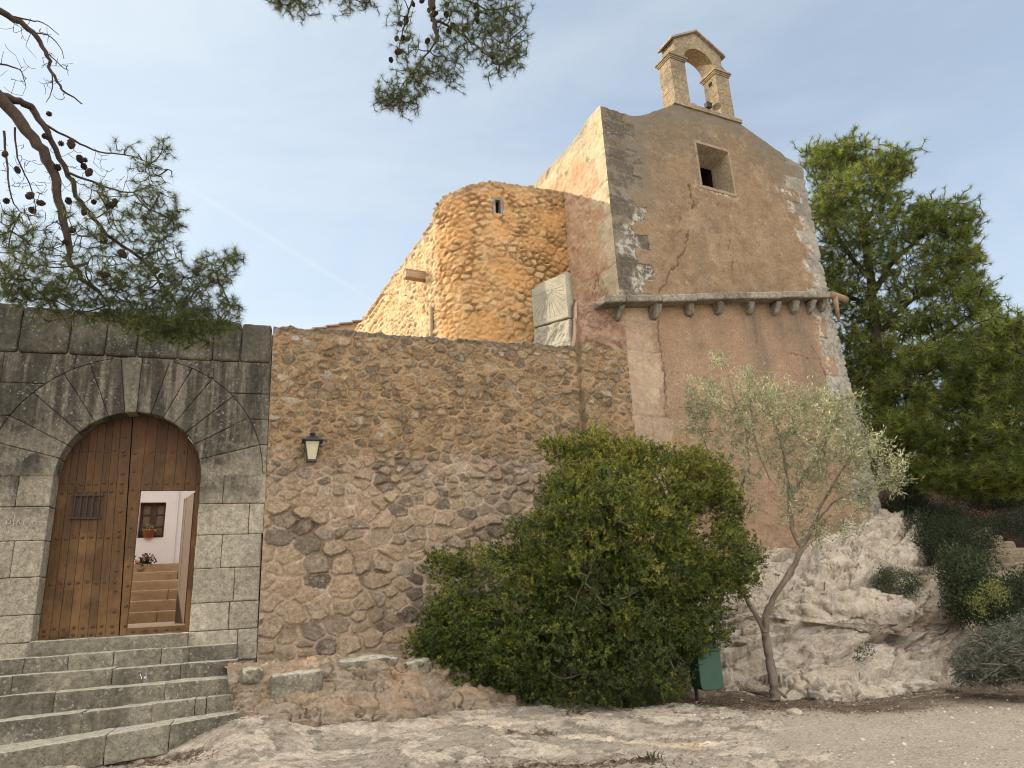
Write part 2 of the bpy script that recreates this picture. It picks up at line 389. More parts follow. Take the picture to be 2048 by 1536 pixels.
# ================================================================== STONE GATEWAY
GC = (-2.17, 3.43); RI = .925; RO = 1.76
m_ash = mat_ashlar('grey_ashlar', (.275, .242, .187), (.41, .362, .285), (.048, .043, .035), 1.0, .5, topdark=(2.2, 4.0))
m_cope = mat_ashlar('dark_coping_stone', (.085, .078, .060), (.13, .118, .09), (.030, .028, .024), .9, .5)
m_key = mat_ashlar('pale_keystone', (.15, .137, .105), (.17, .155, .12), (.07, .065, .053), .6, .6)
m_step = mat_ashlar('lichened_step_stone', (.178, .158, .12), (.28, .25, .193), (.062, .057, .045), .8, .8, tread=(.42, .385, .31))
m_core = mat_simple('lime_mortar', (.16, .14, .11), (.27, .235, .185), 8)
gate = thing('stone_gateway', wpt(-2.17, 0, 1.3), 'grey ashlar gateway with a round arch around the studded brown double door', 'gateway')
def circ(z, side, R=RO+.006):
    t = np.sqrt(np.maximum(R*R-(np.asarray(z)-GC[1])**2, 0)); return GC[0]+side*t
pb = newpb(); g = np.random.default_rng(11); GP = .0028
def blk(s0, s1, z0, z1, side=0, sj=None, depth=.32):
    """side: +1 left edge follows the ring, -1 right edge follows the ring"""
    f0, f1 = s0, s1
    if side == 1: f0 = lambda z: np.maximum(s0, circ(z, 1)) + GP
    if side == -1: f1 = lambda z: np.minimum(s1, circ(z, -1)) - GP
    w = s1-s0
    if side == 0: f0, f1 = s0+GP, s1-GP
    rough_block(pb, wallfn(f0, f1, -depth, g.uniform(-.004, .006), z0+GP, z1-GP), (max(w, .2), depth, z1-z0), r=.014, amp=.0045, res=.04, rnd=g.uniform(0, 1), seed=g.uniform(0, 50))
SR = -.36; OJR = GC[0]+RI; OJL = GC[0]-RI
blk(-1.18, SR, 4.69, 5.19, 1); blk(-1.75, -1.18, 4.92, 5.19, 1)
blk(-1.3, SR, 4.29, 4.69, 1); blk(-1.3, SR, 3.9, 4.29, 1); blk(-1.3, SR, 3.47, 3.9, 1)
for z0, z1, j in ((3.03, 3.47, -.93), (2.59, 3.03, -.56), (2.13, 2.59, -.90), (1.67, 2.13, -.71), (1.30, 1.67, -.75)):
    z1 = z1 if z1 < 3.4 else 3.425
    zz = z1 if z1 < 3.42 else 3.47
    blk(OJR, j, z0, zz); blk(j, SR+g.uniform(-.02, .02), z0, zz)
blk(OJR-.1, -.62, .88, 1.30); blk(-.62, SR, .9, 1.30); blk(-1.3, -.4, .4, .88)
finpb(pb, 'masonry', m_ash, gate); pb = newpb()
blk(-3.02, -2.55, 4.95, 5.19, -1); blk(-3.9, -3.02, 4.74, 5.19, -1); blk(-4.7, -3.9, 4.74, 5.19)
blk(-4.25, -3.0, 4.27, 4.74, -1); blk(-4.25, -3.0, 3.88, 4.27, -1); blk(-4.1, -3.0, 3.47, 3.88, -1)
for z0, z1, js in ((3.02, 3.47, [-3.50, -4.3]), (2.57, 3.02, [-4.02]), (2.10, 2.57, [-3.44, -4.2]), (1.63, 2.10, [-4.0]), (1.29, 1.63, [-3.75]), (.86, 1.29, [-3.45]), (.4, .86, [-3.8]), (-.1, .4, [-3.5])):
    e = [OJL]+js
    for a, b in zip(e[1:], e[:-1]): blk(a, b, z0, z1)
    x = e[-1]
    while x > -9: w = g.uniform(.6, 1.0); blk(x-w, x, z0, z1); x -= w
for z0, z1, x in ((4.74, 5.19, -4.7), (4.27, 4.74, -4.25), (3.88, 4.27, -4.25), (3.47, 3.88, -4.1)):
    while x > -9: w = g.uniform(.6, 1.0); blk(x-w, x, z0, z1); x -= w
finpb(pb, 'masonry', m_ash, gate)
ANG = [0, 15.3, 29.9, 43.1, 56.2, 66.9, 77.5, 89.7, 98.8, 112, 123.5, 138.2, 151.7, 164.5, 180]
def vous(pb, a0, a1, n1, rnd):
    a0, a1 = math.radians(a0), math.radians(a1)
    def fn(a, b, c):
        R = RI+(RO-RI)*(c+1)/2; gp = GP/R; t = (a0+gp)+(a1-a0-2*gp)*(a+1)/2; n = -.32+(n1+.32)*(b+1)/2
        return WP+(GC[0]+R*np.cos(t))[..., None]*dW+n[..., None]*nW+(GC[1]+R*np.sin(t))[..., None]*Z3
    rough_block(pb, fn, ((RI+RO)/2*(a1-a0), .32, RO-RI), r=.014, amp=.0045, res=.04, rnd=rnd, seed=g.uniform(0, 50))
pb = newpb(); kp = newpb()
for a0, a1 in zip(ANG[:-1], ANG[1:]): vous(kp if a0 == 89.7 else pb, a0, a1, g.uniform(.002, .010), g.uniform(.1, .9))
ringob = finpb(pb, 'arch_ring', m_ash, gate); finpb(kp, 'keystone', m_key, ringob)
cx = [W2(x, 645)[0] for x in (44, 144, 217, 279, 362, 430, 485, 545)]; x = cx[0]; cx = [x-5.2, x-4.4, x-3.5, x-2.6, x-1.75, x-.85]+cx
for i, (a, b) in enumerate(zip(cx[:-1], cx[1:])):
    pb = newpb(); top = 5.885-.018*i+g.uniform(-.02, .02) if i else 5.9
    top = 5.90-(a+4)*.026+g.uniform(-.012, .012)
    rough_block(pb, wallfn(a+GP, b-GP-.004, -.50, .012+g.uniform(-.006, .010), 5.195, top), (b-a, .5, top-5.19), r=.045, amp=.010, res=.04, rnd=g.uniform(0, 1), seed=g.uniform(0, 50))
    finpb(pb, 'coping_stone', m_cope, gate)
q = PB(); fnw = lambda s, n, z: wpt(s, n, z); RC = RI+.03
arc = [(GC[0]+RC*math.cos(t), GC[1]+RC*math.sin(t)) for t in np.linspace(0, PI, 25)]
q.prism([(-9, -.6), (GC[0]-RC, -.6), (GC[0]-RC, 5.75), (-9, 5.75)], fnw, -.66, -.045)
q.prism([(GC[0]+RC, -.6), (-.37, -.6), (-.37, 5.72), (GC[0]+RC, 5.72)], fnw, -.66, -.045)
q.prism(arc+[(GC[0]-RC, 5.74), (GC[0]+RC, 5.74)], fnw, -.66, -.045)
q.prism([(GC[0]-RC, -.6), (GC[0]+RC, -.6), (GC[0]+RC, 1.28), (GC[0]-RC, 1.28)], fnw, -.66, -.045)
q.build('wall_core', m_core, gate)

# ---- door leaves
def mat_wood():
    k = NT('weathered_stained_oak', .62, .25)
    r = k.attr('rnd'); v = k.co((14, 14, 1.0)); g1 = k.noise(2.2, 7, .7, v, 1.2)
    col = k.ramp(g1, [(.25, (.026, .013, .0055)), (.45, (.066, .033, .012)), (.62, (.108, .054, .019)), (.8, (.16, .088, .034))])
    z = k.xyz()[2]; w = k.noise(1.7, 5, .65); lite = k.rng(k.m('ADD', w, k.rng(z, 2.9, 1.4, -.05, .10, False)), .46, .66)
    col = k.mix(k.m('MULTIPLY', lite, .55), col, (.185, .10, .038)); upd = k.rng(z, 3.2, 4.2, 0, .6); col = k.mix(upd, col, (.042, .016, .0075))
    dk = k.rng(k.noise(4.0, 5, .7), .55, .7); col = k.mix(k.m('MULTIPLY', dk, .4), col, (.03, .015, .008))
    col = k.mix(1.0, col, k.ramp(r, [(0, (.84, .83, .82)), (1, (1.14, 1.14, 1.13))]), 'MULTIPLY')
    return k.out(col, k.bump(k.m('ADD', g1, k.m('MULTIPLY', k.noise(30, 4, .6, v), .4)), .5, .012), k.rng(g1, .3, .7, .5, .75))
m_wood = mat_wood(); m_iron = mat_simple('rusty_forged_iron', (.018, .012, .009), (.06, .035, .022), 30, .7, .35)
m_iron2 = mat_simple('dark_stud_iron', (.045, .024, .014), (.09, .05, .028), 30, .6, .35)
DN = -.25; DZ0 = 1.305
seam = lambda z: -2.14-.13*(z-1.3)/3.04
def leaf(name, lines, zb=DZ0, holes=None, gap=.004):
    q = PB(); gg = random.Random(len(lines))
    for i in range(len(lines)-1):
        a, b = lines[i], lines[i+1]; q.cr = gg.random(); gp = .0025
        z0 = zb(i) if callable(zb) else zb
        top = []
        sa, sb = a(4.0)+gp, b(4.0)-gp
        sa = max(sa, OJL+.006); sb = min(sb, OJR-.006)
        for s in np.linspace(sb, sa, 7):
            zz = GC[1]+math.sqrt(max((RI-.004)**2-(s-GC[0])**2, 0)); top.append((s, max(zz, z0+.02)))
        q.prism([(a(z0)+gp, z0), (b(z0)-gp, z0)]+top, fnw, DN-.07, DN+gg.uniform(-.003, .003))
    return q
def studs(q, pts, r=.022):
    for s, z in pts:
        if math.hypot(max(s-GC[0], -9), max(z-GC[1], 0)) > RI-.05: continue
        if z < DZ0+.03: continue
        q.lathe(wpt(s, DN, z), [(r, 0), (r*.92, r*.35), (r*.6, r*.7), (r*.15, r*.85)], 10, 1, nW)
ww = np.cumsum([0, .13, .10, .12, .105, .115, .10, .11, .16]); ww = ww/ww[-1]
L1 = [(lambda t: (lambda z: (OJL+.004)*(1-t)+(seam(z)-.006)*t))(t) for t in ww]
q = leaf('door_leaf', L1)
pts = []
for z in (3.84, 3.37, 3.25, 2.62, 2.01, 1.43, 1.345):
    for i in range(8): pts.append(((L1[i](z)+L1[i+1](z))/2+random.uniform(-.008, .008), z+random.uniform(-.015, .015)))
for z in np.arange(1.62, 4.2, .27): pts.append((seam(z)-.075, z))
studs(q, pts); lf = q.build('door_leaf', [m_wood, m_iron2], gate)
gq = PB()
for z in (2.88, 3.20): gq.box(wpt(-2.71, DN+.022, z), dW*.19, nW*.010, Z3*.012)
for s in np.linspace(-2.86, -2.56, 5): gq.box(wpt(s, DN+.026, 3.04), dW*.009, nW*.009, Z3*.165)
gq.box(wpt(-2.71, DN+.004, 3.04), dW*.165, nW*.003, Z3*.165)
gq.build('iron_grille', m_iron, lf)
WL, WR, WT, WB = -2.055, -1.335, 3.265, 1.39
# right leaf: stile beside seam, hanging stile, planks above the wicket, sill rail
q = leaf('door_leaf', [lambda z: seam(z)+.006, lambda z: WL+0*z])
us = np.linspace(WL, WR, 6)
for i in range(5):
    a, b = us[i]+random.uniform(-.0, .02)*(i > 0), us[i+1]
    q2 = leaf('x', [lambda z, a=us[i]: a, lambda z, b=us[i+1]: b], zb=WT); q.add(q2.v, q2.f); q.r[-len(q2.f):] = [random.random()]*len(q2.f)
q2 = leaf('x', [lambda z: WR, lambda z: OJR-.004]); q.add(q2.v, q2.f)
q.cr = .1; q.box(wpt((WL+WR)/2, DN-.035, (DZ0+WB)/2), dW*(WR-WL)/2, nW*.034, Z3*(WB-DZ0)/2)
pts = [(seam(z)+.07, z) for z in np.arange(1.42, 4.2, .265)]+[(WL+.07+.135*i, 3.37+random.uniform(-.01, .01)) for i in range(6)]+[(WL+.1+.14*i, 3.83) for i in range(6)]+[(WL+.08+.14*i, 1.348) for i in range(5)]
studs(q, pts); q.cr = .1; q.prism([(seam(DZ0)-.05, DZ0), (seam(DZ0)+.05, DZ0), (seam(4.33)+.05, 4.33), (seam(4.33)-.05, 4.33)], fnw, DN-.11, DN-.073)
rf = q.build('door_leaf', [m_wood, m_iron2], gate)
wk = PB(); hv = np.array([-.30, -.954]); hd = hv[0]*dW+hv[1]*nW; hn = -hv[1]*dW+hv[0]*nW
hp = wpt(WR+.005, DN-.06, 0)
for i in range(5):
    wk.cr = random.random(); wk.box(hp+hd*(.07+.136*i)+Z3*2.325+hn*random.uniform(-.002, .002), hd*.0665, hn*.022, Z3*.915)
for z in (1.6, 3.05): wk.cr = .3; wk.box(hp+hd*.34+hn*.037+Z3*z, hd*.33, hn*.014, Z3*.06)
wk.build('wicket_door', mat_simple('dark_inner_boards', (.035, .018, .008), (.085, .045, .02), 3, .7, .2, .4, .01, (10, 10, 1)), rf, bevel=.003)

m_scr = mat_simple('scratched_stone', (.36, .325, .26), (.42, .385, .31), 30)
def strokes(name, segs, plane_n, wdt, parent, mat):
    q = PB()
    for (x0, y0), (x1, y1) in segs:
        A_, B_ = (onplane(x, y, WP+plane_n*nW, nW) for x, y in ((x0, y0), (x1, y1))); t_ = (B_-A_)/2; o_ = np.cross(t_/np.linalg.norm(t_), nW); q.box((A_+B_)/2, t_, o_*wdt, nW*.004)
    return q.build(name, mat, parent)
strokes('scratched_letters', [((12, 1050), (14, 1040)), ((14, 1040), (21, 1040)), ((21, 1040), (21, 1047)), ((21, 1047), (13, 1048)), ((27, 1050), (29.5, 1030)), ((32, 1050), (37, 1040)), ((37, 1040), (40, 1048)), ((47, 1049), (47, 1041))], .008, .0035, gate, m_scr)
# ================================================================== ENTRANCE STEPS
def ground_ctrl():
    L = []
    for x, y, z in ((0, 1536, .03), (300, 1536, .06), (212, 1527, .08), (516, 1440, .32), (560, 1422, .31), (640, 1417, .29), (700, 1422, .27), (820, 1438, .20), (880, 1400, .22), (960, 1380, .2), (1050, 1400, .15), (700, 1500, .12), (1024, 1536, .0), (1100, 1410, .12), (1250, 1410, .06), (1430, 1480, 0), (1430, 1400, .03), (1550, 1400, 0), (1700, 1400, 0), (1900, 1370, 0), (2047, 1370, 0), (2047, 1536, 0), (1600, 1536, 0)):
        L.append(onz(x, y, z))
    for p in ((-9, 7, .0), (-4, 5, 0), (0, 4, 0), (4, 3, 0), (9, 5, 0), (-8, 8.5, .05), (10, 9, 0), (0, 0, 0), (-6, 0, 0), (6, 0, 0), (0.5, 11.4, .6), (2.2, 11.3, .6), (-1, 11.2, .7)): L.append(np.array(p, float))
    return np.array(L)
GCT = ground_ctrl()
def gz(x, y):
    x = np.asarray(x, float); y = np.asarray(y, float); w = 0; s = 0
    for cx_, cy_, cz_ in GCT:
        d = ((x-cx_)**2+(y-cy_)**2+.03)**-1.6; w = w+d; s = s+d*cz_
    base = s/w; far = np.hypot(x-0, y-8)
    base = base*(1-sst(9, 14, far))
    hill = sst(13.0, 18.0, y+.15*(x-8))*2.35*sst(5.2, 7.2, x-.12*(y-12))+sst(17.5, 23, y+.1*(x-9))*2.8*sst(6.2, 8.5, x)
    return base+hill
steps = thing('entrance_steps', onz(240, 1420, .5), 'worn grey stone steps climbing to the studded wooden gate', 'steps')
SD = [ # (left px, zl), (right px, zr), joints px, drop
 ((73, 1281, 1.295), (378, 1263, 1.29), [], None),
 ((0, 1320, 1.12), (474, 1286, 1.131), [48, 137, 228, 323, 379], 0),
 ((0, 1354, .94), (475, 1319, .938), [25, 225, 362], 0),
 ((0, 1392, .74), (482, 1355, .758), [110, 330], 0),
 ((0, 1444, .503), (481, 1387, .589), [164, 305, 391, 413], 0),
 ((0, 1507, .275), (516, 1418, .432), [212, 340, 474], 0),
 ((-90, 1545, .14), (74, 1513, .16), [], 0)]
for si, (l, r_, js, _) in enumerate(SD):
    PL, PR = onz(*l), onz(*r_); pb = newpb()
    if si == 0: PL = wpt(-3.1, .10, 1.295); PR = wpt(-1.24, .10, 1.29)
    d = PR-PL
    ts = [0]
    for j in js:
        lo, hi = 0., 1.
        for _k in range(30):
            t = (lo+hi)/2; P = PL+d*t; v = P-EYE; X = 1024+FPX*(v @ _rt)/(v @ _f)
            if X < j: lo = t
            else: hi = t
        ts.append(lo)
    ts.append(1.0)
    if si not in (0, 6): ts = [-.62, -.25]+ts[1:] if len(ts) > 2 else [-.5]+ts
    for a, b in zip(ts[:-1], ts[1:]):
        A = PL+d*(a+.0007); B = PL+d*(b-.0007); back = .55 if si else .42
        e_ = g.uniform(-.012, .010); A = A+e_*Z3*.5-nW*g.uniform(0, .012); B = B+e_*Z3*.5-nW*g.uniform(0, .012); hgt = .30 if si else .22
        if si == 6: back = .9
        back = back+.25
        def fn(u, v, w, A=A, B=B, back=back, hgt=hgt):
            t = (u+1)/2; P = A+(B-A)*t[..., None]; return P-nW*((1-(v+1)/2)*back)[..., None]-Z3*((1-(w+1)/2)*hgt)[..., None]
        L = np.linalg.norm(B-A)
        rough_block(pb, fn, (L, back, hgt), r=.012, amp=.008, res=.03, rnd=g.uniform(0, 1), seed=g.uniform(0, 50), freq=6)
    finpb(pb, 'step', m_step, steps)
m_chk = mat_simple('white_chalk_mark', (.60, .58, .53), (.68, .66, .61), 30)
nB = float((onz(285, 1338, .94)-WP) @ nW)+.012
strokes('chalk_mark', [((280.5, 1348), (281, 1352)), ((283, 1353), (283.2, 1358)), ((288.4, 1353), (288.8, 1357)), ((288.6, 1355), (292, 1354)), ((292, 1351.5), (292, 1357.5))], nB, .004, steps, m_chk)
q = PB()  # rubble fill under the treads
P0 = wpt(-6.5, .02, 0); 
for l, r_, dz in ((SD[2][0], SD[2][1], .15), (SD[4][0], SD[4][1], .15), (SD[5][0], SD[5][1], .14)):
    A, B = onz(*l), onz(*r_); A = A-nW*.12; B = B-nW*.12; A = A-(B-A)*.6; zt = l[2]-dz
    Aw = A-nW*((A-WP) @ nW-.03); Bw = B-nW*((B-WP) @ nW-.03)
    q.add([(*A[:2], -.3), (*B[:2], -.3), (*Bw[:2], -.3), (*Aw[:2], -.3), (*A[:2], zt), (*B[:2], zt), (*Bw[:2], zt), (*Aw[:2], zt)], [(0,3,2,1), (4,5,6,7), (0,1,5,4), (1,2,6,5), (2,3,7,6), (3,0,4,7)])
q.build('rubble_fill', m_core, steps)

# ================================================================== RUBBLE WALL
m_rub = mat_rubble()
S0, S1 = -.355, 5.78
res = .0135; ns = int((S1-S0)/res)+1; sv = np.linspace(S0, S1, ns)
def walltop(s):
    b = 5.80-.01*s+.035*fbm(s*2.2, 0*s+3.3, 0*s, 3)+.028*fbm(s*9, 0*s+1.3, 0*s, 2)
    return b+(6.66-5.77)*sst(4.74, 4.90, s)
zt = walltop(sv); nz = int(5.55/res); zr = np.linspace(0, 1, nz)
Sg, Rg = np.meshgrid(sv, zr, indexing='ij'); Zg = .35+(zt[:, None]-.35)*Rg
def rsz(x, y): return .116 if y+.35 > 4.1 else (.116+.085*sst(4.1, 2.2, y+.35))
PS = poisson(S1-S0, 6.6, rsz, 1.42, 60000, 21)
wS = .055*fbm(Sg*2.1, Zg*2.1, 0*Sg+51, 2)+.018*fbm(Sg*10, Zg*10, 0*Sg+57, 2); wZ = .04*fbm(Sg*1.7, Zg*2.4, 0*Sg+71, 2)+.014*fbm(Sg*10, Zg*10, 0*Sg+77, 2)
ed, ix, loc = stones(Sg-S0+wS, Zg-.35+wZ, PS, 1.42, .014, 16.)
gr = np.random.default_rng(8); rn = gr.uniform(0, 1, len(PS)); tn = gr.uniform(0, 1, len(PS)); tilt = gr.normal(size=(len(PS), 2))*.19; lift = gr.uniform(-.014, .020, len(PS))
lowm = sst(4.2, 3.2, Zg+.5*fbm(Sg*.8, Zg*.8, 0*Sg, 2))
mw = np.clip(.010+.006*lowm+.013*fbm(Sg*2.6, Zg*2.6, 0*Sg+4, 3)+.005*(1-lowm), .002, .05)
mort = 1-sst(mw*.7, mw*1.3+.003, ed+.006*fbm(Sg*24, Zg*24, 0*Sg, 3))
stone_h = sst(0, .014, ed-mw)*.013+lift[ix]+(tilt[ix]*loc).sum(-1)*.55
stone_h = stone_h+.012*fbm(Sg*8, Zg*8, rn[ix]*30, 4)+.016*ridge(Sg*3.3+rn[ix]*9, Zg*3.3, rn[ix]*20, 4)*.5-.006
mort_h = .004+.008*fbm(Sg*9, Zg*9, 0*Sg+2, 3)+.006*(1-lowm)
gapm = np.exp(-((ed-mw*.8)/.0075)**2)*sst(-.3, .3, fbm(Sg*2.6, Zg*2.6, 0*Sg+8, 3)+.15*lowm)
D = mort*mort_h+(1-mort)*stone_h-.016*gapm*(1-.45*lowm)
deep = sst(.12, .38, fbm(Sg*.9+3, Zg*1.3, 0*Sg+5, 3))*lowm; D -= deep*mort*.034
shl = np.maximum(sst(4.72, 4.86, Sg)*sst(5.72, 5.86, Zg+.25*fbm(Sg*3, Zg*3, 0*Sg+6, 3)), 0)
D = D*(1-.6*shl)+shl*(.02+.03*fbm(Sg*4, Zg*4, 0*Sg+11, 4)+.02*ridge(Sg*5, Zg*5, 0*Sg, 3))
D *= sst(0, .03, Sg-S0)*.9+.1
N = -.012+D
V = WP+Sg[..., None]*dW+N[..., None]*nW+Zg[..., None]*Z3
topd = sst(.14, .02, zt[:, None]-Zg)
# rounded crest and back
back = []
for k, (dn, dz) in enumerate(((-.10, .035), (-.25, .05), (-.45, .03), (-.62, -.03), (-.66, -.5), (-.66, -6))):
    zz = zt+dz+(.045*fbm(sv*7+k*3, 0*sv+k, 0*sv, 3) if k < 4 else 0); nnv = dn+0*sv
    back.append(WP+sv[:, None]*dW+nnv[:, None]*nW+zz[:, None]*Z3)
V = np.concatenate([V, np.stack(back, 1)], 1)
ext = lambda A, v=None: np.concatenate([A, np.repeat(A[:, -1:], 6, 1) if v is None else np.full((ns, 6), v)], 1)
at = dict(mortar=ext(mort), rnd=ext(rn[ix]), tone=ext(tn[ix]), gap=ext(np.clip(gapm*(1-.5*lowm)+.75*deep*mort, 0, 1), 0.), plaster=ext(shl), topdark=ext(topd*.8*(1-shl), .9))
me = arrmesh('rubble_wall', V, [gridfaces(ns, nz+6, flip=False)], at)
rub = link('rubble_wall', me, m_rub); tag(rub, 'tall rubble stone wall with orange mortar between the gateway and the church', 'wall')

# ================================================================== LEDGE, BLOCK
def catmull(P, n):
    P = np.asarray(P, float); m = len(P); t = np.linspace(0, m-1, n); i = np.clip(t.astype(int), 0, m-2); u = (t-i)
    p0 = P[np.clip(i-1, 0, m-1)]; p1 = P[i]; p2 = P[i+1]; p3 = P[np.clip(i+2, 0, m-1)]; u = u.reshape((-1,)+(1,)*(P.ndim-1))
    return .5*((2*p1)+(-p0+p2)*u+(2*p0-5*p1+4*p2-p3)*u*u+(-p0+3*p1-3*p2+p3)*u**3)
def loft(rows, nu, nv):
    G = np.stack([catmull(r, nu) for r in rows], 0); return catmull(G, nv)   # nv x nu x 3
def gridnormals(G):
    a = np.gradient(G, axis=0); b = np.gradient(G, axis=1); n = np.cross(b, a); return n/(np.linalg.norm(n, axis=-1, keepdims=True)+1e-9)
def wl(L): return [onplane(x, y, WP+n*nW, nW) for x, y, n in L]
rows = [[wpt(s, -.06, .80) for s in (-.95, -.4, 0, .5, 1.2, 2.0, 2.8, 3.6)],
  wl([(452, 1340, .75), (540, 1330, .8), (600, 1328, .8), (660, 1318, .8), (760, 1315, .8), (860, 1328, .8), (950, 1352, .8), (1040, 1380, .8)]),
  wl([(455, 1350, 1.15), (540, 1340, 1.2), (600, 1338, 1.2), (660, 1328, 1.2), (760, 1325, 1.2), (860, 1337, 1.2), (950, 1362, 1.2), (1040, 1390, 1.2)]),
  wl([(462, 1392, 1.30), (545, 1378, 1.36), (620, 1375, 1.36), (700, 1368, 1.36), (790, 1364, 1.36), (870, 1368, 1.36), (955, 1377, 1.36), (1045, 1397, 1.3)]),
  wl([(470, 1446, 1.45), (560, 1424, 1.62), (640, 1420, 1.65), (720, 1416, 1.65), (800, 1412, 1.62), (880, 1399, 1.6), (960, 1386, 1.6), (1050, 1404, 1.5)])]
rows.append([p+nW*.12-Z3*.25 for p in rows[-1]])
G = loft(rows, 260, 120); Nn = gridnormals(G); Nn *= np.sign((Nn @ (nW+Z3)).mean())
hh = .055*fbm(G[..., 0]*3.5, G[..., 1]*3.5, G[..., 2]*4, 5)+.045*ridge(G[..., 0]*2.5, G[..., 1]*2.5, G[..., 2]*6, 5)-.03+.02*ridge(G[..., 0]*8, G[..., 1]*8, G[..., 2]*12, 4)*.6-.05*sst(.05, 0, np.abs(fbm(G[..., 0]*2, G[..., 1]*2, G[..., 2]*3, 4)))
G2 = G+Nn*hh[..., None]
def mat_rock(name, a, b, c, stain, pale, orange=.0):
    k = NT(name, .95, .1)
    n1 = k.noise(1.1, 7, .66); n2 = k.noise(5, 7, .72); n3 = k.noise(26, 5, .72)
    col = k.ramp(n2, [(.28, a), (.5, b), (.72, c)])
    if orange: col = k.mix(k.m('MULTIPLY', k.rng(k.noise(1.6, 4, .6), .45, .6), orange), col, (.40, .235, .125))
    col = k.mix(k.m('MULTIPLY', k.rng(n1, .5, .66), .65), col, stain)
    col = k.mix(k.m('MULTIPLY', k.rng(k.noise(2.3, 6, .7), .54, .66), .6), col, pale)
    col = k.mix(1.0, col, k.ramp(n3, [(.25, (.66, .65, .64)), (.5, (1, 1, 1)), (.76, (1.28, 1.27, 1.25))]), 'MULTIPLY')
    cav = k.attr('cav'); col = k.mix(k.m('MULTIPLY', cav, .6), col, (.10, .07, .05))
    crk = k.voro(2.6, k.co((1, 1, 2.2)), 'DISTANCE_TO_EDGE'); wob = k.rng(k.noise(1.7, 4, .6), .45, .6)
    ck = k.m('MULTIPLY', k.rng(crk, .022, .0), wob); col = k.mix(k.m('MULTIPLY', ck, .16), col, (.12, .09, .07))
    h = k.m('SUBTRACT', k.m('ADD', k.m('MULTIPLY', n2, 1.4), k.m('MULTIPLY', n3, .5)), k.m('MULTIPLY', ck, .25))
    return k.out(col, k.bump(h, .9, .045))
m_ledge = mat_rock('orange_footing_rock', (.19, .14, .095), (.285, .22, .158), (.37, .30, .23), (.13, .112, .09), (.35, .31, .245), .35)
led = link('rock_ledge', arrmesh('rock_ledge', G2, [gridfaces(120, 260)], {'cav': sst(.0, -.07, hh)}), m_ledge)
tag(led, 'low orange rock and mortar ledge along the foot of the rubble wall', 'ledge')
def stone(pb, c, size, seed, rot=0., rnd=.5, flat=0., n=22):
    """irregular boulder"""
    u = np.linspace(0, 2*PI, n*2, endpoint=False); v = np.linspace(0, PI, n); U, Vv = np.meshgrid(u, v, indexing='ij')
    d = np.stack([np.cos(U)*np.sin(Vv), np.sin(U)*np.sin(Vv), np.cos(Vv)], -1)
    q = np.sign(d)*np.abs(d)**.72; R = 1+.22*fbm(d[..., 0]*1.3+seed, d[..., 1]*1.3, d[..., 2]*1.3, 3)+.05*ridge(d[..., 0]*3+seed, d[..., 1]*3, d[..., 2]*3, 2)
    q = q*R[..., None]*np.array(size)/2; cr, sr = math.cos(rot), math.sin(rot)
    q = np.stack([q[..., 0]*cr-q[..., 1]*sr, q[..., 0]*sr+q[..., 1]*cr, q[..., 2]], -1)+np.asarray(c)
    q = np.concatenate([q, q[:1]], 0)
    pb['V'].append(q.reshape(-1, 3)); pb['F'].append(gridfaces(n*2+1, n, off=pb['n'])); pb['n'] += q.shape[0]*q.shape[1]; pb['R'].append(np.full(q.shape[0]*q.shape[1], rnd))
rotW = math.atan2(dW[1], dW[0])
for i, (x, y, w, h, n) in enumerate(((835, 1334, .36, .20, 1.12), (885, 1345, .20, .15, 1.15), (925, 1352, .22, .15, 1.15), (745, 1326, .62, .17, 1.10), (690, 1330, .5, .15, 1.1), (505, 1352, .26, .20, 1.2))):
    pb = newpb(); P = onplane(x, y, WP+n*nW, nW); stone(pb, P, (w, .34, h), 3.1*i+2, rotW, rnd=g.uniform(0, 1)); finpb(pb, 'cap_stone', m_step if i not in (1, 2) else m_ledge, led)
pb = newpb(); A = onplane(541, 1352, WP+1.5*nW, nW); B = onplane(646, 1338, WP+1.5*nW, nW)
ht = A[2]-onplane(545, 1408, WP+1.5*nW, nW)[2]
fnb = lambda a, b, c: A+(B-A)*((a+1)/2)[..., None]-nW*((1-(b+1)/2)*.55)[..., None]-Z3*((1-(c+1)/2)*(ht-.03*a))[..., None]
rough_block(pb, fnb, (np.linalg.norm(B-A), .55, ht), r=.055, amp=.022, res=.03, rnd=.2, freq=4)
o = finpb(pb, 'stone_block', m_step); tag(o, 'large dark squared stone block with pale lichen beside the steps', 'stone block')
# ================================================================== CHURCH
church = thing('church', cpt(2.9, 0, 2.0), 'ochre rendered church front with grey corner stones, bell gable and sloping stone gutter', 'church')
m_pla = mat_plaster(); m_tur = mat_turret()
m_qdark = mat_quoin('weathered_dark_quoin', (.145, .12, .088), (.205, .172, .128), (.072, .064, .052), .8)
m_qlite = mat_quoin('dressed_sandstone', (.36, .255, .165), (.45, .335, .225), (.25, .175, .12), .5)
m_qgrey = mat_quoin('grey_lichened_quoin', (.20, .18, .145), (.33, .30, .25), (.12, .11, .09), .6)
m_gut = mat_ashlar('gutter_stone', (.23, .20, .16), (.34, .30, .245), (.085, .077, .066), .7, .8)
m_gab = mat_ashlar('sandstone_belfry', (.235, .185, .122), (.31, .25, .168), (.095, .083, .064), .65, .25)
m_dark = mat_simple('dark_interior', (.006, .006, .006), (.012, .011, .010), 5)
UT = [0, .1, .55, .71, .87, 1.15, 1.43, 1.87, 2.05, 3.0, 3.89, 4.2, 4.64, 5.23, 5.38, 5.7, 5.78]
ZT = [11.07, 11.07, 11.04, 11.02, 11.05, 11.17, 11.34, 11.62, 11.72, 11.73, 11.755, 11.62, 11.45, 11.22, 11.17, 11.11, 11.10]
UR = 5.775; CB = .9
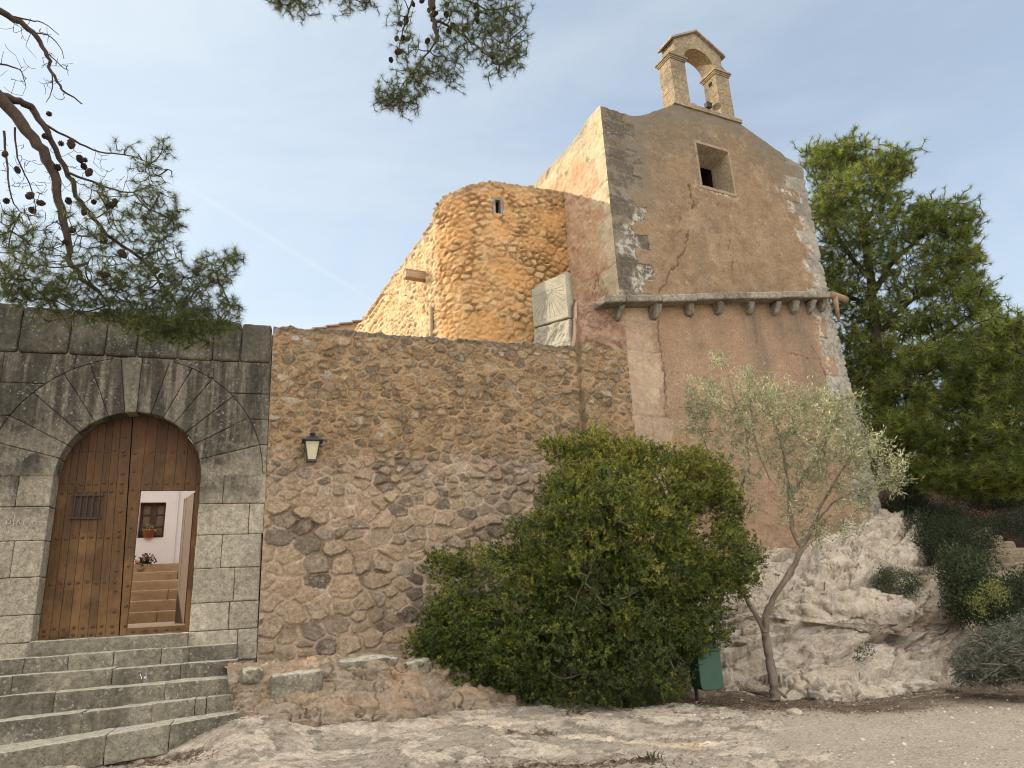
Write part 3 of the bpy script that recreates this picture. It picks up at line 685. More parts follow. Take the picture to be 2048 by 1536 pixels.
r_ = .025; uv = np.arange(0, UR+1e-6, r_); zb = np.arange(CB, 10.9+1e-6, r_); ntop = 26
ztop = np.interp(uv, UT, ZT); k5 = np.ones(5)/5; ztop[3:-3] = np.convolve(ztop, k5, 'same')[3:-3]; ztop = ztop+.022*fbm(uv*6, 0*uv, 0*uv+4, 4)+.02*fbm(uv*2, 0*uv, 0*uv+14, 2)
Zf = np.concatenate([np.repeat(zb[None], len(uv), 0), 10.9+(ztop[:, None]-10.9)*np.linspace(0, 1, ntop+1)[1:]], 1); nu, nzf = Zf.shape
Uf = np.repeat(uv[:, None], nzf, 1)
batter = (Uf/UR)**2*(np.maximum(7.6-Zf, 0)*.055+np.maximum(11.1-Zf, 0)*.02-.02)
Ub = Uf+np.maximum(batter, 0)+.025*(Uf > UR-.03)*fbm(Zf*5, Zf*0, Zf*0, 3)
led_z = lambda u: 6.70+(u+.25)*(7.68-6.70)/5.9
gn = np.random.default_rng(17)
def course_col(zlo, zhi, hlo, hhi, wlo, whi):
    zs = [zlo]; 
    while zs[-1] < zhi: zs.append(zs[-1]+gn.uniform(hlo, hhi))
    ws = [wlo if i % 2 else whi for i in range(len(zs))]; ws = [w+gn.uniform(-.08, .08) for w in ws]; rr = gn.uniform(0, 1, len(zs)); return np.array(zs), np.array(ws), rr
def qmask(dist, Z, col):
    zs, ws, rr = col; zz = Z+.02*fbm(dist*3, Z*.0, Z*0+3, 2); i = np.clip(np.searchsorted(zs, zz)-1, 0, len(zs)-1)
    w = ws[i]+.09*fbm(dist*4, Z*4, Z*0+6, 5); m = dist < w
    nxt = np.clip(i+1, 0, len(zs)-1); de = np.minimum(np.abs(zz-zs[i]), np.abs(zs[nxt]-zz)); return m, de, rr[i], w
cl = course_col(6.6, 11.3, .29, .37, .58, .86); cr = course_col(7.5, 11.3, .30, .40, .34, .62)
pl = course_col(.5, 6.9, .48, .72, .60, .84); pr = course_col(1.0, 7.7, .42, .62, .32, .66)
lz = led_z(Uf)
mA, dA, rA, wA = qmask(Uf, Zf, cl); mB, dB, rB, wB = qmask(UR-Uf, Zf, cr); mC, dC_, rC, wC = qmask(Uf, Zf, pl); mD, dD, rD, wD = qmask(UR-Uf, Zf, pr)
upm = Zf > lz+.05
mA &= upm; mB &= upm; mC &= ~upm; mD &= ~upm
gap = np.zeros_like(Uf); rq = np.zeros_like(Uf)
for m, d, rr in ((mA, dA, rA), (mB, dB, rB), (mC, dC_, rC), (mD, dD, rD)):
    gap = np.where(m, np.exp(-(d/.011)**2)*(.6+.4*fbm(Uf*4, Zf*4, 0*Uf, 2)), gap); rq = np.where(m, rr, rq)
# vertical joints in the left pilaster
for k in range(0, len(pl[0])-1):
    if k % 2 == 0:
        s = .38+.1*gn.normal()*.5; inb = mC & (Zf > pl[0][k]) & (Zf < pl[0][k+1]); gap = np.where(inb, np.maximum(gap, np.exp(-((Uf-s)/.011)**2)), gap)
def polyd(P, U, Z):
    d = np.full(U.shape, 9.)
    for (a, b), (c, e) in zip(P[:-1], P[1:]):
        vx, vz = c-a, e-b; t = np.clip(((U-a)*vx+(Z-b)*vz)/(vx*vx+vz*vz+1e-9), 0, 1); d = np.minimum(d, np.hypot(U-a-t*vx, Z-b-t*vz))
    return d
crack = np.zeros_like(Uf); wu = Uf+.05*fbm(Uf*5, Zf*5, 0*Uf+2, 4); wz = Zf+.05*fbm(Uf*5, Zf*5, 0*Uf+9, 4)
def pxl(L): return [C2(x, y) for x, y in L]
for L, w in (([(1318, 588), (1335, 552), (1352, 530), (1372, 490), (1376, 462)], .013), ([(1392, 405), (1386, 420), (1386, 400), (1378, 370)], .018), ([(1455, 470), (1458, 500), (1466, 540)], .008), ([(1318, 640), (1316, 670), (1325, 720), (1330, 760), (1332, 850)], .014), ([(1617, 690), (1640, 740), (1650, 800), (1655, 860)], .011), ([(1560, 700), (1610, 715)], .006)):
    crack = np.maximum(crack, np.exp(-(polyd(pxl(L), wu, wz)/w)**2))
wear = 0*Uf
for x, y, r in ((1388, 398, .28), (1365, 385, .2), (1360, 435, .2), (1362, 475, .15), (1440, 410, .12)):
    a, b = C2(x, y); wear = np.maximum(wear, np.exp(-((Uf-a)**2+(Zf-b)**2)/r**2)*sst(.1, .5, fbm(Uf*4+x, Zf*4, 0*Uf, 4)+.35))
CORB = [(-.12, 6.36), (.72, 6.52), (1.6, 6.75), (2.35, 6.91), (3.23, 7.09), (3.94, 7.25), (4.54, 7.37), (5.02, 7.47), (5.43, 7.50)]
streak = 0*Uf
for (cu, cz), s, ln_ in zip(CORB[2:], (.35, .3, .9, .55, .8, .4, .3), (1, 1, 2.6, 1.5, 3.2, 1, 1)):
    streak = np.maximum(streak, s*np.exp(-((Uf-cu-.05-.04*(cz-Zf))/(.13+.06*ln_))**2)*sst(cz+.15, cz-.15, Zf)*sst(cz-ln_*1.3, cz-.2*ln_, Zf))
bloom = np.where(mA, .75*sst(.05, .4, fbm(Uf*1.6, Zf*1.6, 0*Uf+21, 3)+.5*sst(.5, .1, np.abs(Uf-wA+.1)))*sst(9.3, 8.6, Zf), 0)
bloom = np.maximum(bloom, np.where(mB | (UR-Uf < .95), np.exp(-((UR-Uf-wB)/.09)**2)*sst(10.9, 10.0, Zf), 0))
bloom = np.maximum(bloom, np.where(mC, .16, np.where(mD, .5, 0))); bloom = np.maximum(bloom, np.exp(-((Zf-9.68)/.06)**2)*((Uf > 2.4) & (Uf < 3.5))*.8)
a, b = C2(1572, 383); bloom = np.maximum(bloom, np.exp(-((Uf-a)/.30)**2-((Zf-b)/.09)**2))
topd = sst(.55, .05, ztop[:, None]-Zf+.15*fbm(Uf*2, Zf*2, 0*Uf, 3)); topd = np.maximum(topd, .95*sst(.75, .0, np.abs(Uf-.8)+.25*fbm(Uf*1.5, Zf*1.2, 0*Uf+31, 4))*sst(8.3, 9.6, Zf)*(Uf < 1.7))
Df = .012*fbm(Uf*3, Zf*3, 0*Uf, 4)+.006*fbm(Uf*11, Zf*11, 0*Uf+3, 3)-.030*wear-.02*crack
isq = mA | mB | mC | mD
Df = np.where(isq, -.012+.008*fbm(Uf*5+rq*20, Zf*5, rq*9, 3)-.016*gap+(rq-.5)*.012, Df)
Df = np.where(Zf < 3.2, Df+.03*fbm(Uf*2.5, Zf*2.5, 0*Uf, 4), Df)
Df *= np.minimum(sst(-.01, .05, Uf), sst(-.01, .05, UR-Uf))*.93+.07
chip = lambda z: np.maximum(.004+.035*fbm(np.asarray(z)*3.1, 0*np.asarray(z)+2, 0*np.asarray(z), 4)+.02*(np.abs(((np.asarray(z)-5) % .36)-.18) > .165), 0)
V = CP+Ub[..., None]*dC+Df[..., None]*nC+Zf[..., None]*Z3
V = V+(chip(Zf)*np.exp(-(Uf/.055)**2))[..., None]*(dC-nC)
V = V-(chip(Zf+40)*1.2*np.exp(-((UR-Uf)/.08)**2))[..., None]*(dC+nC)
at = dict(hz=Zf, crack=np.maximum(crack, .75*wear*sst(.1, .5, fbm(Uf*9, Zf*9, 0*Uf, 3))), streak=streak, bloom=bloom, topdark=topd, gap=gap, rnd=rq)
ic, jc = np.meshgrid(np.arange(nu-1), np.arange(nzf-1), indexing='ij'); um = (uv[ic]+r_/2); zm = Zf[ic, jc]+.005
hole = (um > 2.475) & (um < 3.375) & (zm > 9.76) & (zm < 10.83)
fA, fB, fC, fD = (m[:-1, :-1] for m in (mA, mB, mC, mD)); fq = fA | fB | fC | fD
def sub(name, msk, mat, parent=church):
    Vc, Fc, ac = compact(V.reshape(-1, 3), gridfaces(nu, nzf, msk & ~hole), at); return link(name, arrmesh(name, Vc, [Fc], ac), mat, parent)
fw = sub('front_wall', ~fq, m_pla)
tag(sub('quoin_column', fA, m_qdark), 'dark toothed corner stones above the gutter'); tag(sub('quoin_column', fB, m_qgrey), 'grey corner stones under the right shoulder')
tag(sub('quoin_column', fC, m_qlite), 'sandstone pilaster below the gutter'); tag(sub('quoin_column', fD, m_qgrey), 'pale grey corner stones below the gutter')
# crest return, right flank and back
Vt = np.stack([V[:, -1], V[:, -1]-.28*nC+.02*Z3*(1+0*uv[:, None]), V[:, -1]-.55*nC, V[:, -1]-.55*nC-.45*Z3], 1)
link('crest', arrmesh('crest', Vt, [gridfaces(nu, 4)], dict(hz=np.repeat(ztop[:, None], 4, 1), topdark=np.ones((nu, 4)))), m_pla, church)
q = PB(); 
Vr = V[-1]; nb = len(Vr); Vb = np.concatenate([Vr, Vr-9*nC])
q.add(Vb, [(i, i+1, nb+i+1, nb+i) for i in range(nb-1)]); q.build('flank_wall', m_pla, church)
# rear body and roof, lower than the front's crest
q = PB()
for u0, u1, h0, h1 in ((.3, 2.9, 10.75, 11.25), (2.9, 5.5, 11.25, 10.75)):
    q.add([cpt(u0, -.5, h0), cpt(u1, -.5, h1), cpt(u1, -14, h1), cpt(u0, -14, h0), cpt(u0, -.5, h0-.2), cpt(u1, -.5, h1-.2), cpt(u1, -14, h1-.2), cpt(u0, -14, h0-.2)], [(0,1,2,3), (4,7,6,5), (0,4,5,1), (2,6,7,3), (0,3,7,4), (1,5,6,2)])
q.build('roof', mat_simple('old_roof_tile', (.22, .12, .07), (.36, .22, .13), 12), church)
# ---- window with splayed reveal
q = PB(); o4 = [(2.475, 9.76), (3.375, 9.76), (3.375, 10.83), (2.475, 10.83)]; di = -.46; _a, _b, _c = C2(1396, 336, di), C2(1422, 338, di), C2(1425, 369, di); i4 = [(_a[0]-.05, 9.775), (_c[0], 9.775), (_b[0], (_a[1]+_b[1])/2), (_a[0]-.05, (_a[1]+_b[1])/2)]
Vw = [cpt(u, .006, z) for u, z in o4]+[cpt(u, di, z) for u, z in i4]+[cpt(u, di-.4, z) for u, z in i4]
q.add(Vw, [(0,1,5,4), (1,2,6,5), (2,3,7,6), (3,0,4,7)]); q.add(Vw[4:], [(0,1,5,4), (1,2,6,5), (2,3,7,6), (3,0,4,7), (4,5,6,7)], 1)
wn_ = q.build('window', [m_gab, m_dark], church)
q = PB()
for a, b, c, d in ((2.41, 2.472, 9.70, 10.89), (3.378, 3.44, 9.70, 10.89)): q.prism([(a, c), (b, c), (b, d), (a, d)], cpt, -.05, .006)
q.prism([(2.472, 10.832), (3.378, 10.832), (3.378, 10.90), (2.472, 10.90)], cpt, -.05, .006); q.prism([(2.472, 9.69), (3.378, 9.69), (3.378, 9.758), (2.472, 9.758)], cpt, -.05, .014)
q.build('frame', mat_simple('window_surround', (.19, .14, .095), (.29, .225, .155), 9), wn_, bevel=.006)
# ---- sloping gutter on corbels
us_ = [-.56, -.08, .74, 1.62, 2.37, 3.25, 3.96, 4.56, 5.05, 5.50]
gut = None; pb = newpb()
for i, (a, b) in enumerate(zip(us_[:-1], us_[1:])):
    za, zb_ = led_z(a)-.02, led_z(b)-.02; dz = g.uniform(-.015, .015)
    n1 = .31+g.uniform(-.02, .02)
    def fn(x, y, z, a=a, b=b, za=za, zb_=zb_, n1=n1, dz=dz):
        t = (x+1)/2; return CP+(a+.004+(b-a-.008)*t)[..., None]*dC+(-.15+(n1+.15)*(y+1)/2)[..., None]*nC+(za+(zb_-za)*t+dz-.145+.145*(z+1)/2)[..., None]*Z3
    rough_block(pb, fn, (b-a, .5, .145), r=.030, amp=.016, res=.04, rnd=g.uniform(0, 1), seed=g.uniform(0, 50))
gut = finpb(pb, 'gutter', m_gut, church)
for i, (u, z) in enumerate(CORB):
    pb = newpb(); zt_ = led_z(u)-.16; w = .082+.02*gn.normal()*.5; tw = .03*gn.normal(); hc_ = .26+.04*gn.uniform(-1, 1)
    def fn(x, y, z_, u=u, zt_=zt_, w=w):
        v = (z_+1)/2; dep = .04+.18*np.maximum(v, 0)**.55; return CP+(u+w*x*(.8+.2*v)+tw*v)[..., None]*dC+(-.1+(dep+.1)*(y+1)/2)[..., None]*nC+(zt_-hc_+hc_*v)[..., None]*Z3
    rough_block(pb, fn, (.19, .27, .30), r=.045, amp=.020, res=.035, rnd=g.uniform(0, 1), seed=g.uniform(0, 50)); finpb(pb, 'corbel', m_gut, gut)
# clay downpipe at the end of the gutter
m_clay = mat_simple('clay_pipe', (.19, .13, .08), (.29, .205, .13), 9)
q = PB(); ub = UR+.07
q.tube([cpt(ub-.08, .10, 7.66), cpt(ub+.25, .06, 7.65), cpt(ub+.42, .04, 7.62)], [.085, .09, .105], 14)
q.tube([cpt(ub+.02, .10, 7.66), cpt(ub+.03, .09, 7.40), cpt(ub+.03, .08, 7.05)], [.075, .052, .03], 12)
q.build('clay_pipe', m_clay, church, smooth=True)
# ---- bell gable
GT = .42; bz = 11.74
def sld(q, poly, n0=-GT, n1=0.0, m=0): q.prism(poly, cpt, n0, n1, m)
q = PB(); sld(q, [(1.98, 11.70), (3.97, 11.745), (3.97, 11.84), (3.80, 11.84), (3.36, 11.83), (2.62, 11.83), (2.60, 11.86), (2.50, 11.86), (2.50, 11.82), (1.98, 11.80)], -GT-.03, .035)
bg_ = q.build('bell_gable', m_gab, church, bevel=.008)
acx, acz, ar = 2.935, 13.03, .44
for a, b, c, d in ((2.06, 2.485, 2.055, 2.49), (3.385, 3.79, 3.38, 3.795)):
    pb = newpb(); zz = 11.80; hts = [.36, .27, .29, .26]
    for i, h in enumerate(hts):
        z1 = zz+h if i < 3 else 12.955
        def fn(x, y, z, a=a, b=b, zz=zz, z1=z1):
            return CP+(a+(b-a)*(x+1)/2)[..., None]*dC+(-GT+GT*(y+1)/2)[..., None]*nC+(zz+.001+(z1-zz-.002)*(z+1)/2)[..., None]*Z3
        rough_block(pb, fn, (b-a, GT, z1-zz), r=.010, amp=.003, res=.05, rnd=g.uniform(.2, .8), seed=g.uniform(0, 50)); zz = z1
    finpb(pb, 'pier', m_gab, bg_)
for a, b in ((2.485, 2.56), (3.385, 3.31)):
    pass
for a, b in ((2.06, 2.485), (3.385, 3.79)):
    q = PB()
    for e, z0, z1 in ((.018, 12.955, 12.99), (.034, 12.99, 13.03), (.058, 13.03, 13.075)): q.prism([(a-e, z0+.001), (b+e, z0+.001), (b+e, z1), (a-e, z1)], cpt, -GT-e, e)
    q.build('impost', m_gab, bg_, bevel=.006)
q = PB(); arcp = [(acx+ar*math.cos(t), 13.076+.405*math.sin(t)) for t in np.linspace(0, PI, 28)]
def cyma(s): # right profile from impost to eave, mirrored on the left
    return [(acx+s*.87, 13.076), (acx+s*.85, 13.13), (acx+s*.76, 13.19), (acx+s*.70, 13.25), (acx+s*.685, 13.32), (acx+s*.70, 13.40), (acx+s*.69, 13.53)]
q.prism(arcp+cyma(-1)+[(acx, 13.95)]+cyma(1)[::-1], cpt, -GT, 0); q.build('arch_head', m_gab, bg_)
q = PB(); e = .05
for s in (-1, 1):
    P = [(acx, 13.955), (acx+s*.80, 13.485), (acx+s*.80, 13.54), (acx, 14.01)]
    q.prism(P, cpt, -GT-.07, .07)
q.build('roof_slab', m_gut, bg_, bevel=.006)
q = PB(); u = 3.384; q.box(cpt(u, -.20, 12.80), dC*.004, nC*.055, Z3*.05); q.build('beam_socket', m_dark, bg_)
fl = thing('floodlight', cpt(3.19, -.21, 11.84), 'small black floodlight on a bent stalk under the bell gable arch', 'floodlight')
q = PB(); q.tube([cpt(3.34, -.24, 11.84), cpt(3.30, -.24, 11.92), cpt(3.26, -.24, 12.05), cpt(3.26, -.24, 12.14)], .014, 6); q.build('stalk', m_iron, fl)
q = PB(); q.box(cpt(3.25, -.24, 12.20), dC*.07, nC*.05, Z3*.065); q.box(cpt(3.25, -.19, 12.20), dC*.078, nC*.006, Z3*.073); q.build('lamp_head', m_iron, fl, bevel=.01)

# ---- side wall, stair turret and aisle
def mat_side():
    k = NT('sunlit_side_render', .94, .12)
    mid = k.noise(2.2, 6, .68); col = k.ramp(mid, [(.3, (.33, .195, .118)), (.5, (.41, .27, .172)), (.7, (.46, .35, .235))])
    z = k.attr('hz'); e = k.attr('bloom'); pale = k.ramp(k.noise(4, 6, .7), [(.3, (.29, .245, .165)), (.5, (.42, .35, .235)), (.7, (.50, .43, .31))])
    col = k.mix(e, col, pale); td = k.attr('topdark'); col = k.mix(k.m('MULTIPLY', td, .75), col, (.20, .18, .14))
    bl = k.rng(k.noise(13, 5, .7), .58, .66); col = k.mix(k.m('MULTIPLY', bl, .4), col, (.30, .19, .12))
    j = k.attr('gap'); col = k.mix(k.m('MULTIPLY', j, .6), col, (.2, .15, .1)); sp = k.attr('crack'); col = k.mix(k.m('MULTIPLY', sp, .8), col, (.10, .06, .045))
    col = k.mix(1.0, col, k.ramp(k.noise(22, 5, .7), [(.25, (.75, .74, .72)), (.5, (1, 1, 1)), (.78, (1.18, 1.18, 1.16))]), 'MULTIPLY')
    return k.out(col, k.bump(k.m('ADD', k.noise(9, 6, .7), k.m('MULTIPLY', k.noise(40, 4, .7), .4)), .8, .03))
mv = np.concatenate([np.arange(0, 3.4, .025), np.arange(3.4, 14, .25)]); zv = np.arange(5.2, 11.08, .025); Mg, Zs = np.meshgrid(mv, zv, indexing='ij')
ztp = np.interp(mv, [0, .56, .62, 1.2, 14], [11.07, 11.06, 10.97, 10.93, 10.93])+.02*fbm(mv*3, 0*mv, 0*mv, 3)*(mv > .05)
Zs = np.minimum(Zs, ztp[:, None])
ej = np.zeros_like(Zs); cz = np.floor((Zs-5)/.36); ew = .42+.22*np.sin(cz*2.4)+.06*fbm(Mg*4, Zs*4, 0*Zs, 3)
edge = (Mg < ew)*1.; ej = edge*np.exp(-(((Zs-5) % .36)/.014)**2)
pit = np.exp(-((Mg-.75)/.3)**2-((Zs-7.35)/.28)**2)*sst(.15, .3, fbm(Mg*13, Zs*13, 0*Zs, 3))
Dn = .03*fbm(Mg*2.5, Zs*2.5, 0*Zs+3, 5)+.012*fbm(Mg*11, Zs*11, 0*Zs, 3)-.02*pit-.012*ej+.03*sst(.3, .5, fbm(Mg*1.6, Zs*1.6, 0*Zs+7, 3))*(1-edge)
Dn = np.where(edge > 0, .012*fbm(Mg*5, Zs*5, cz, 3), Dn)*sst(-.01, .06, Mg)
Vs = CP-Dn[..., None]*dC-Mg[..., None]*nC+Zs[..., None]*Z3; Vs = Vs+(chip(Zs)*np.exp(-(Mg/.055)**2))[..., None]*(dC-nC)
sw = link('side_wall', arrmesh('side_wall', Vs, [gridfaces(*Zs.shape, flip=True)], dict(hz=Zs, bloom=np.maximum(edge*.9, .8*sst(10.2, 10.7, Zs+.2*fbm(Mg*2, Zs*2, 0*Zs, 3))), topdark=sst(10.62, 10.9, Zs)*.8*sst(.2, .8, Mg), gap=ej, crack=pit)), mat_side(), church)
ta, R_ = 1.60, 1.05; LT = ta+R_*PI/2
def tpath(t):
    t = np.asarray(t, float); th = np.clip((t-ta)/R_, 0, PI/2)
    u = np.where(t < ta, -t, -ta-R_*np.sin(th)); m = 1.67+np.where(t < ta, 0, R_*(1-np.cos(th)))+np.maximum(t-LT, 0)
    return u, m, -np.sin(th), np.cos(th)   # outward: u comp, n comp
tv = np.concatenate([np.arange(0, LT+2.0, .019), np.arange(LT+2.0, LT+13, .045)])
ttop = np.interp(tv, [0, .8, 1.55, 1.68, 2.0, 2.5, 2.8, LT-.25, LT-.12, LT, LT+.1, LT+13], [10.0, 9.95, 9.89, 9.88, 9.80, 9.70, 9.68, 9.63, 9.55, 9.42, 9.31, 9.28])
ttop = ttop+.018*fbm(tv*4, 0*tv+2, 0*tv, 3)+.02*fbm(tv*12, 0*tv, 0*tv, 2)
nzt = 215; Rz = np.linspace(0, 1, nzt); Tg = np.repeat(tv[:, None], nzt, 1); Zt = 5.4+(ttop[:, None]-5.4)*Rz
PT = poisson(6.5, 5.2, lambda x, y: .118, 1.4, 30000, 33)
Tc = np.minimum(Tg, 6.4+.5*np.sin(Tg))
ed, ix, loc = stones(Tc, Zt-5.4, PT, 1.4, .018, 8.)
rn2 = gr.uniform(0, 1, len(PT)); ti2 = gr.normal(size=(len(PT), 2))*.26; lf2 = gr.uniform(-.012, .014, len(PT))
smear = sst(.05, .6, fbm(Tg*1.1, Zt*1.1, 0*Tg, 4)+.7*sst(7.6, 6.2, Zt)+.10); aisle = sst(LT-.35, LT+.05, Tg)
mo = 1-sst(.008, .022, ed); exposed = np.exp(-((Tg-.55)/.55)**2-((Zt-7.95)/.55)**2); smear = np.clip(smear-exposed, 0, 1)
sh_ = sst(0, .014, ed-.010)*.020+lf2[ix]*1.0+(ti2[ix]*loc).sum(-1)*.9+.008*ridge(Tg*6, Zt*6, rn2[ix]*20, 3)
gp2 = np.exp(-((ed-.012)/.010)**2)*sst(-.1, .4, fbm(Tg*2, Zt*2, 0*Tg+5, 3)+exposed)
D = (1-mo)*sh_*(1-.55*smear)-.030*gp2*(1-.8*smear)-.02*exposed*mo+.018*fbm(Tg*1.6, Zt*1.6, 0*Tg, 3)+.007*fbm(Tg*12, Zt*12, 0*Tg, 3)
D = D+aisle*(.03*ridge(Tg*4, Zt*2.2, 0*Tg+3, 4)-.03)
uu, mm, ou, on = tpath(Tg); 
V = CP+(uu+D*ou)[..., None]*dC+(-mm+D*on)[..., None]*nC+Zt[..., None]*Z3
u2, m2, o2, n2 = tpath(tv); bk = np.stack([CP+((u2-o2*d_)[:, None])*dC+((-m2-n2*d_)[:, None])*nC+(ttop+dz_)[:, None]*Z3 for d_, dz_ in ((.12, .03), (.35, .04), (.6, -.1), (.62, -1.5))], 1)
V = np.concatenate([V, bk], 1); e4 = lambda A, v: np.concatenate([A, np.full((len(tv), 4), v)], 1)
ic, jc = np.meshgrid(np.arange(len(tv)-1), np.arange(nzt+3), indexing='ij'); tm = tv[ic]
Zall = np.concatenate([Zt, np.full((len(tv), 4), 20.)], 1)[ic, jc]
slt, slz = ta+.02, 9.28; hol = (np.abs(tm-slt) < .065) & (Zall > slz-.17) & (Zall < slz+.15)
fm = ~hol; at = dict(mortar=e4(mo, 1), rnd=e4(rn2[ix], .5), gap=e4(gp2*(1-.8*smear)*(1-aisle*.5), 0), smear=e4(np.maximum(smear, aisle*.7), 1), aisle=e4(aisle, .6), topdark=e4(sst(.30, .02, ttop[:, None]-Zt+.1*fbm(Tg*3, Zt*3, 0*Tg, 2)), 1.))
Fall = gridfaces(len(tv), nzt+4, fm, flip=True); half = tm[fm] < LT
for nm, sel in (('stair_turret', half), ('aisle_wall', ~half)):
    Vc, Fc, ac = compact(V.reshape(-1, 3), Fall[sel], at); o = link(nm, arrmesh(nm, Vc, [Fc], ac), m_tur, church)
    if nm == 'stair_turret': tur = o
# turret cap
q = PB(); ring = [tuple(CP+a*dC-b*nC+(c-.03)*Z3) for a, b, c in zip(u2[tv < LT+.3][::9], m2[tv < LT+.3][::9], ttop[tv < LT+.3][::9])]
cc = tuple(cpt(0, -3.0, 10.0)); q.add(ring+[cc], [(i, i+1, len(ring)) for i in range(len(ring)-1)]); q.build('turret_cap', m_tur, tur)
q = PB(); u_, m_, ou_, on_ = (float(v) for v in tpath(slt)); o_ = ou_*dC+on_*nC; tt = np.cross(o_, Z3); c0 = CP+u_*dC-m_*nC+slz*Z3
for s in (-1, 1): q.box(c0+tt*s*.095+o_*(-.04)-Z3*.01, tt*.038, o_*.065, Z3*.175)
q.box(c0+o_*(-.045)+Z3*.19, tt*.13, o_*.06, Z3*.03); q.box(c0+o_*(-.05)-Z3*.20, tt*.12, o_*.06, Z3*.022)
sl_ = q.build('slit_window', m_qgrey, tur, bevel=.008)
q = PB(); q.box(c0-o_*.22, tt*.075, o_*.1, Z3*.18); q.build('opening', m_dark, sl_)
# water spout on the aisle wall and a groove pipe below it
u, z = None, None
P = onplane(850, 555, CP-2.66*dC, dC); q = PB()
q.box(P-dC*.22-Z3*.0, dC*.24, nC*.09, Z3*.085); q.box(P-dC*.22+Z3*.09, dC*.25, nC*.10, Z3*.012); q.build('water_spout', m_qlite, church, bevel=.012)
P1 = onplane(868, 660, CP-2.66*dC, dC); q = PB(); q.tube([P1+Z3*.5-dC*.05, P1-Z3*1.5-dC*.05], .045, 8); q.build('drain_pipe', m_clay, church, smooth=True)

# ================================================================== SUNDIAL
def mat_dial(carved):
    k = NT('pale_limestone_dial' if carved else 'rough_limestone', .9, .15)
    n = k.noise(3, 6, .7); col = k.ramp(n, [(.3, (.25, .232, .18)), (.55, (.325, .298, .232)), (.75, (.375, .345, .262))])
    col = k.mix(1.0, col, k.ramp(k.noise(24, 5, .7), [(.25, (.75, .75, .74)), (.5, (1, 1, 1)), (.78, (1.15, 1.15, 1.13))]), 'MULTIPLY'); col = lichen(k, col, .3, 2, (.62, .60, .52))
    if carved: col = k.mix(k.m('MULTIPLY', k.attr('gap'), .55), col, (.17, .15, .11))
    return k.out(col, k.bump(k.m('ADD', k.noise(10, 6, .7), k.m('MULTIPLY', k.noise(50, 4, .7), .5)), .7, .02))
AZS = math.radians(-46.5); dS = np.array([math.sin(AZS), math.cos(AZS), 0]); nS = np.array([math.sin(AZS-PI/2), math.cos(AZS-PI/2), 0])
BR = onplane(1142, 686, WP-.16*nW, nW)
def S2(x, y): P = onplane(x, y, BR, nS); return (P-BR) @ dS, P[2]
dial = thing('sundial', BR+dS*.5, 'pale carved stone sundial slab standing on the rubble wall', 'sundial')
pa = dict(tl=S2(1062, 573), tr=S2(1138, 541), br=S2(1142, 688), bl=S2(1068, 690), cl=S2(1068, 656), cr=S2(1142, 634))
wd_ = (pa['tl'][0]+pa['bl'][0])/2; z0 = min(pa['br'][1], pa['bl'][1])-.35; zc0 = pa['cr'][1]; zc1 = pa['cl'][1]; zt0 = pa['tr'][1]; zt1 = pa['tl'][1]
nn = 150; a = np.linspace(0, 1, nn); A, B = np.meshgrid(a, a, indexing='ij')
for nm, up in (('dial_slab', True), ('base_slab', False)):
    if up: lo = zc0+(zc1-zc0)*A+.012; hi = zt0+(zt1-zt0)*A+.02*fbm(A*9, 0*A, 0*A, 3)-.05*(A > .78)+.02*(A < .03)
    else: lo = z0+0*A; hi = zc0+(zc1-zc0)*A-.012
    Z = lo+(hi-lo)*B; S = A*wd_; gap = 0*A; D = .004*fbm(S*6, Z*6, 0*S, 3)
    if up:
        cs, cz_ = S2(1097, 581); rr = np.hypot(S-cs, Z-cz_)
        for an in list(np.linspace(-172, -8, 15)):
            t = math.radians(an); d = np.abs((S-cs)*math.sin(t)-(Z-cz_)*math.cos(t)); on_ = ((S-cs)*math.cos(t)+(Z-cz_)*math.sin(t)) > .07
            gap = np.maximum(gap, np.exp(-(d/.0055)**2)*on_)
        m_ = .07
        for d in (np.abs(S-m_), np.abs(S-wd_+m_)): gap = np.maximum(gap, .55*np.exp(-(d/.006)**2))
        gap *= ((S > m_-.01) & (S < wd_-m_+.01) & (Z-lo > .09) & (hi-Z > .10)); gap = np.maximum(gap, .6*np.exp(-((Z-lo-.095)/.007)**2)*((S > m_) & (S < wd_-m_)))
        hl = cz_-.0+0*S; gap = np.maximum(gap, .9*np.exp(-((Z-hl-.01*(S-cs))/.007)**2)*((S > .02) & (S < wd_-.03)) * (S > cs))
        gap = np.maximum(gap, np.exp(-(rr/.022)**2)); D = D-.008*gap
    else: D = .03*ridge(S*3+Z*2, Z*1.2, 0*S, 4)-.02+.012*fbm(S*9, Z*9, 0*S, 3)
    ed_ = np.minimum(np.minimum(A, 1-A)*wd_, np.minimum(B, 1-B)*(hi-lo)); D = D-.03*np.clip(1-ed_/.02, 0, 1)**2
    Vf = BR*[1, 1, 0]+S[..., None]*dS+D[..., None]*nS+Z[..., None]*Z3; Vbk = Vf*0+BR*[1, 1, 0]+S[..., None]*dS-.16*nS+Z[..., None]*Z3
    rimi = np.concatenate([np.arange(nn)*nn, (nn-1)*nn+np.arange(1, nn), np.arange(nn-2, -1, -1)*nn+nn-1, np.arange(nn-2, 0, -1)]); r2 = np.roll(rimi, -1)
    side = np.stack([rimi, r2, r2+nn*nn, rimi+nn*nn], 1)
    link(nm, arrmesh(nm, np.concatenate([Vf.reshape(-1, 3), Vbk.reshape(-1, 3)]), [gridfaces(nn, nn, flip=True), gridfaces(nn, nn, off=nn*nn), side], {'gap': np.concatenate([gap.ravel(), 0*gap.ravel()])}), mat_dial(up), dial)

